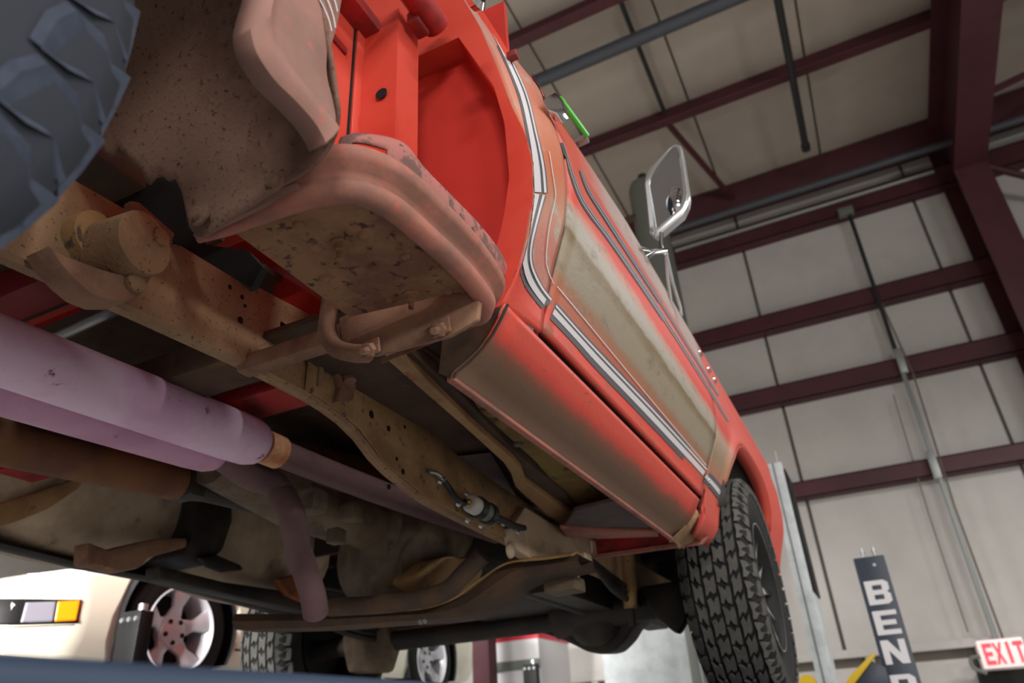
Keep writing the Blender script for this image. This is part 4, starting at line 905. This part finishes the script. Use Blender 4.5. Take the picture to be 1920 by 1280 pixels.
# galvanised cabinet and thin post behind the front axle
t = thing('metal_cabinet', 'galvanised sheet metal cabinet behind the differential', 'cabinet', (-2.0, 7.2, FLOOR_Z))
a, b = AY(1122, 1175, 6.8), AY(1284, 1156, 6.8)
MB().box((a.x, 6.8, FLOOR_Z), (b.x, 7.4, b.z), .02).build('body', M['panel'], t)
MB().box((a.x + .02, 6.79, FLOOR_Z), (b.x - .02, 6.80, b.z - .04), .003).build('door_sheet', M['panel'], t)
a = AY(1288, 1166, 6.4); tag(MB().box((a.x - .035, 6.4, FLOOR_Z), (a.x + .03, 6.46, a.z), .004).build('thin_post', M['cloudy']), 'thin grey post standing beside the galvanised cabinet', 'post')
# grey cylinder behind the mirror
t = thing('air_tank', 'grey green upright cylinder behind the side mirror', 'tank', (-1.3, 7.3, FLOOR_Z))
a = AY(1208, 352, 7.3); r_ = .20
MB().tube([(a.x, 7.3, FLOOR_Z), (a.x, 7.3, a.z - .05), (a.x, 7.3, a.z + .04), (a.x, 7.3, a.z + .09)], [r_, r_, r_ * .86, r_ * .5], 28).build('cylinder', M['cloudy'], t)
MB().lathe([(0, 0), (0, .06), (.12, .06), (.14, .04), (.14, 0)], (a.x, 7.3, a.z + .07), (0, 0, 1), 16).build('cap', M['dark_pipe'], t)
b = AY(1185, 412, 7.2); MB().tube([b - Vector((.4, 0, 0)), b + Vector((.2, 0, .02))], .05, 10).build('inlet_pipe', M['brown_dark'], t)
# white trailer like box with a red band, and a maroon post, far behind
t = thing('white_cabinet', 'low white cabinet with a red band along its top edge', 'cabinet', (-4.6, 8.2, FLOOR_Z))
a, b = AY(918, 1190, 8.0), AY(1008, 1186, 8.0)
MB().box((a.x, 8.0, FLOOR_Z), (b.x, 8.9, a.z), .01).build('body', M['letter'], t)
MB().box((a.x - .01, 7.99, a.z - .09), (b.x + .01, 8.9, a.z + .03), .006).build('top_band', M['red_band'], t)
MB().box((a.x - .01, 7.985, AY(960, 1248, 8.0).z - .05), (b.x + .01, 8.0, AY(960, 1248, 8.0).z + .05), .004).build('lower_band', M['cloudy'], t)
a = AY(900, 1190, 7.6); tag(MB().box((a.x - .11, 7.6, FLOOR_Z), (a.x + .1, 7.8, 2.4), .01).build('maroon_post', M['maroon']), 'dark maroon post behind the tail of the ivory car', 'post')

# ------------------------------------------------------------------ ivory sports car on a lift
CX, Y0 = -4.13, 1.95; HW = .89
car = thing('sports_car', 'ivory two seat sports car raised on the lift behind the pickup', 'car', (CX, 4.1, .27))
WF, WR, WZ = (2.85, 5.30, .583)
def car_sec(t):
    """t metres behind the nose: (half width, bottom z, side z, hood/roof z)"""
    hw = ips(t, [(0, .62), (.1, .74), (.35, .84), (.9, .885), (2, .89), (3.6, .885), (4.1, .82), (4.3, .70)])
    bz = ips(t, [(0, .44), (.3, .42), (4.0, .44), (4.3, .50)])
    sz = ips(t, [(0, .66), (.3, .78), (.9, .93), (1.6, 1.0), (3.4, 1.07), (4.0, 1.08), (4.3, 1.02)])
    tz = ips(t, [(0, .70), (.3, .84), (.9, 1.0), (1.45, 1.08), (1.55, 1.10), (2.2, 1.46), (2.7, 1.52), (3.1, 1.48), (3.9, 1.14), (4.3, 1.05)])
    return hw, bz, sz, tz
rows = []
for t_ in zs(0, 4.3, 86):
    hw, bz, sz, tz = car_sec(t_); y = Y0 + t_
    prof = [(.55, bz - .03), (.93, bz), (.985, bz + .08), (1.0, bz + (sz - bz) * .45), (.985, bz + (sz - bz) * .75), (.95, sz - .02), (.88, sz + .01)]
    gw = .70 if tz > sz + .06 else .6
    prof += [(gw, tz - .04), (gw * .6, tz - .005), (0, tz)]
    full = [Vector((CX + hw * u, y, z)) for u, z in prof] + [Vector((CX - hw * u, y, z)) for u, z in reversed(prof[:-1])]
    rows.append(full)
m = MB(); m.grid(rows)
for r in (rows[0], rows[-1]): m.bm.faces.new([m.bm.verts.new(p) for p in r])
m.grid([[r[-1], r[0]] for r in rows])
body = m.build('body', M['car'], car, ang=40)
cut = MB()
for wy in (WF, WR): cut.lathe([(-2.2, 0), (-2.2, .36), (-.35, .36), (-.35, 0)], (CX + HW - .35 + .35, wy, WZ + .015), (1, 0, 0), 40) if False else cut.lathe([(-.36, 0), (-.36, .365), (.4, .365), (.4, 0)], (CX + HW, wy, WZ + .015), (1, 0, 0), 40)
cut = cut.build('cutter', M['black'])
bpy.context.view_layer.update()
bo = body.modifiers.new('b', 'BOOLEAN'); bo.object = cut; bo.operation = 'DIFFERENCE'; bo.solver = 'EXACT'
dg = bpy.context.evaluated_depsgraph_get(); me2 = bpy.data.meshes.new_from_object(body.evaluated_get(dg))
body.modifiers.clear(); body.data = me2; bpy.data.objects.remove(cut)
if not me2.materials: me2.materials.append(M['car'])
def car_wheel(y, nm='wheel'):
    o = (CX + HW - .12, y, WZ); R = .315
    ty = MB().lathe([(-.10, .20), (-.105, .26), (-.09, .30), (-.07, R), (.07, R), (.09, .30), (.105, .26), (.10, .215)], o, (1, 0, 0), 56).build('tyre', M['black'], car, ang=50)
    rm = MB().lathe([(-.08, .19), (.05, .19), (.085, .205), (.10, .218), (.105, .21)], o, (1, 0, 0), 56).build('wheel_rim', M['alloy'], car)
    MB().lathe([(-.06, 0), (-.06, .20)], o, (1, 0, 0), 32).build('brake_disc', M['black'], rm)
    MB().lathe([(.0, 0.085), (.035, .085), (.05, .072), (.055, .03), (.056, 0)], o, (1, 0, 0), 32).build('hub', M['alloy'], rm)
    for k in range(5):
        a = 2 * PI * k / 5 + PI / 2; O = Vector(o); d = Vector((0, math.cos(a), math.sin(a))); n = Vector((0, -math.sin(a), math.cos(a)))
        pts = [O + Vector((.03, 0, 0)) + d * .05 - n * .05, O + Vector((.06, 0, 0)) + d * .12 - n * .028, O + Vector((.085, 0, 0)) + d * .20 - n * .06, O + Vector((.085, 0, 0)) + d * .21, O + Vector((.085, 0, 0)) + d * .20 + n * .06, O + Vector((.06, 0, 0)) + d * .12 + n * .028, O + Vector((.03, 0, 0)) + d * .05 + n * .05]
        MB().prism(pts, (-.03, 0, 0), .006).build('spoke', M['alloy'], rm)
        MB().lathe([(.05, 0), (.05, .012), (.0575, .012), (.0575, 0)], O + (d * math.cos(.63) + n * math.sin(.63)) * .055, (1, 0, 0), 12).build('lug_hole', M['black'], rm)
car_wheel(WF); car_wheel(WR)
for wy in (WF, WR): MB().lathe([(-.34, 0), (-.34, .362), (-.005, .362)], (CX + HW, wy, WZ + .015), (1, 0, 0), 40).keep_above(.40).build('wheel_well', M['black'], car)
# lights and seams on the car: project onto the body
bpy.context.view_layer.update()
cb_ = bmesh.new(); cb_.from_mesh(body.data); BVC = BVHTree.FromBMesh(cb_)
def chit(px, py, off=.004):
    d = ray(px, py).normalized(); h = BVC.ray_cast(Vector((0, 0, 0)), d)
    if h[0] is None: return None
    n = h[1] if h[1].dot(d) < 0 else -h[1]
    return h[0] + n * off
def cpatch(name, quad, mt, off=.004, n=10, parent=None):
    rows = []
    for i in range(n + 1):
        row = []
        for j in range(n + 1):
            u, v = i / n, j / n
            x = (quad[0][0] * (1 - u) + quad[1][0] * u) * (1 - v) + (quad[3][0] * (1 - u) + quad[2][0] * u) * v
            y = (quad[0][1] * (1 - u) + quad[1][1] * u) * (1 - v) + (quad[3][1] * (1 - u) + quad[2][1] * u) * v
            row.append(chit(x, y, off))
        rows.append(row)
    if any(p is None for r in rows for p in r): return None
    return MB().grid(rows).build(name, mt, parent or car, solid=.004, off=1)

cpatch('lamp_surround', [(-40, 1122), (153, 1124), (146, 1168), (-40, 1172)], M['black'], .003)
cpatch('turn_signal', [(108, 1128), (151, 1126), (143, 1163), (102, 1165)], M['amber'], .006)
cpatch('marker_lamp', [(48, 1130), (107, 1128), (101, 1165), (38, 1167)], M['clear_lens'], .006)
cpatch('headlamp', [(18, 1096), (60, 1072), (165, 1060), (120, 1084)], M['clear_lens'], .004)
cpatch('door_seam', [(509, 1128), (511, 1128), (513, 1222), (511, 1222)], M['black'], .001)
cpatch('sill_seam', [(440, 1216), (560, 1222), (560, 1226), (440, 1220)], M['black'], .001)
cpatch('bumper_seam', [(0, 1175), (140, 1170), (140, 1172), (0, 1177)], M['black'], .001)
cpatch('bumper_seam', [(856, 1218), (888, 1216), (888, 1218), (856, 1220)], M['black'], .001)
# lift pieces under the car
runway(-3.75, -3.3, .258, 1.2, 6.6, 'white edged runway under the near wheels of the ivory car', None)
def block(px, py, y, s_, label):
    a = AY(px, py, y); t = thing('lift_block', label, 'lift bracket', (a.x, y, a.z - .16 * s_))
    MB().box((a.x - .062 * s_, y, a.z - .22 * s_), (a.x + .062 * s_, y + .07 * s_, a.z), .006).build('housing', M['black'], t)
    for k in (-1, 0, 1): MB().lathe([(0, 0), (0, .012 * s_), (.008, .010 * s_), (.008, 0)], (a.x + .042 * k * s_, y, a.z - .035 * s_), (0, -1, 0), 10).build('bolt', M['steel'], t)
    MB().box((a.x - .05 * s_, y + .01, FLOOR_Z), (a.x + .05 * s_, y + .06 * s_, a.z - .2 * s_), .004).build('leg', M['black'], t)
    MB().tube([(a.x + .02, y + .04 * s_, a.z), (a.x + .02, y + .04 * s_, a.z + .03 * s_)], .02 * s_, 10).build('stud', M['steel'], t)
    return t
block(246, 1145, 2.25, 1.0, 'black bolted lift bracket in front of the ivory car front wheel')
block(992, 1244, 6.6, 1.1, 'small black bolted lift bracket below the white cabinet')
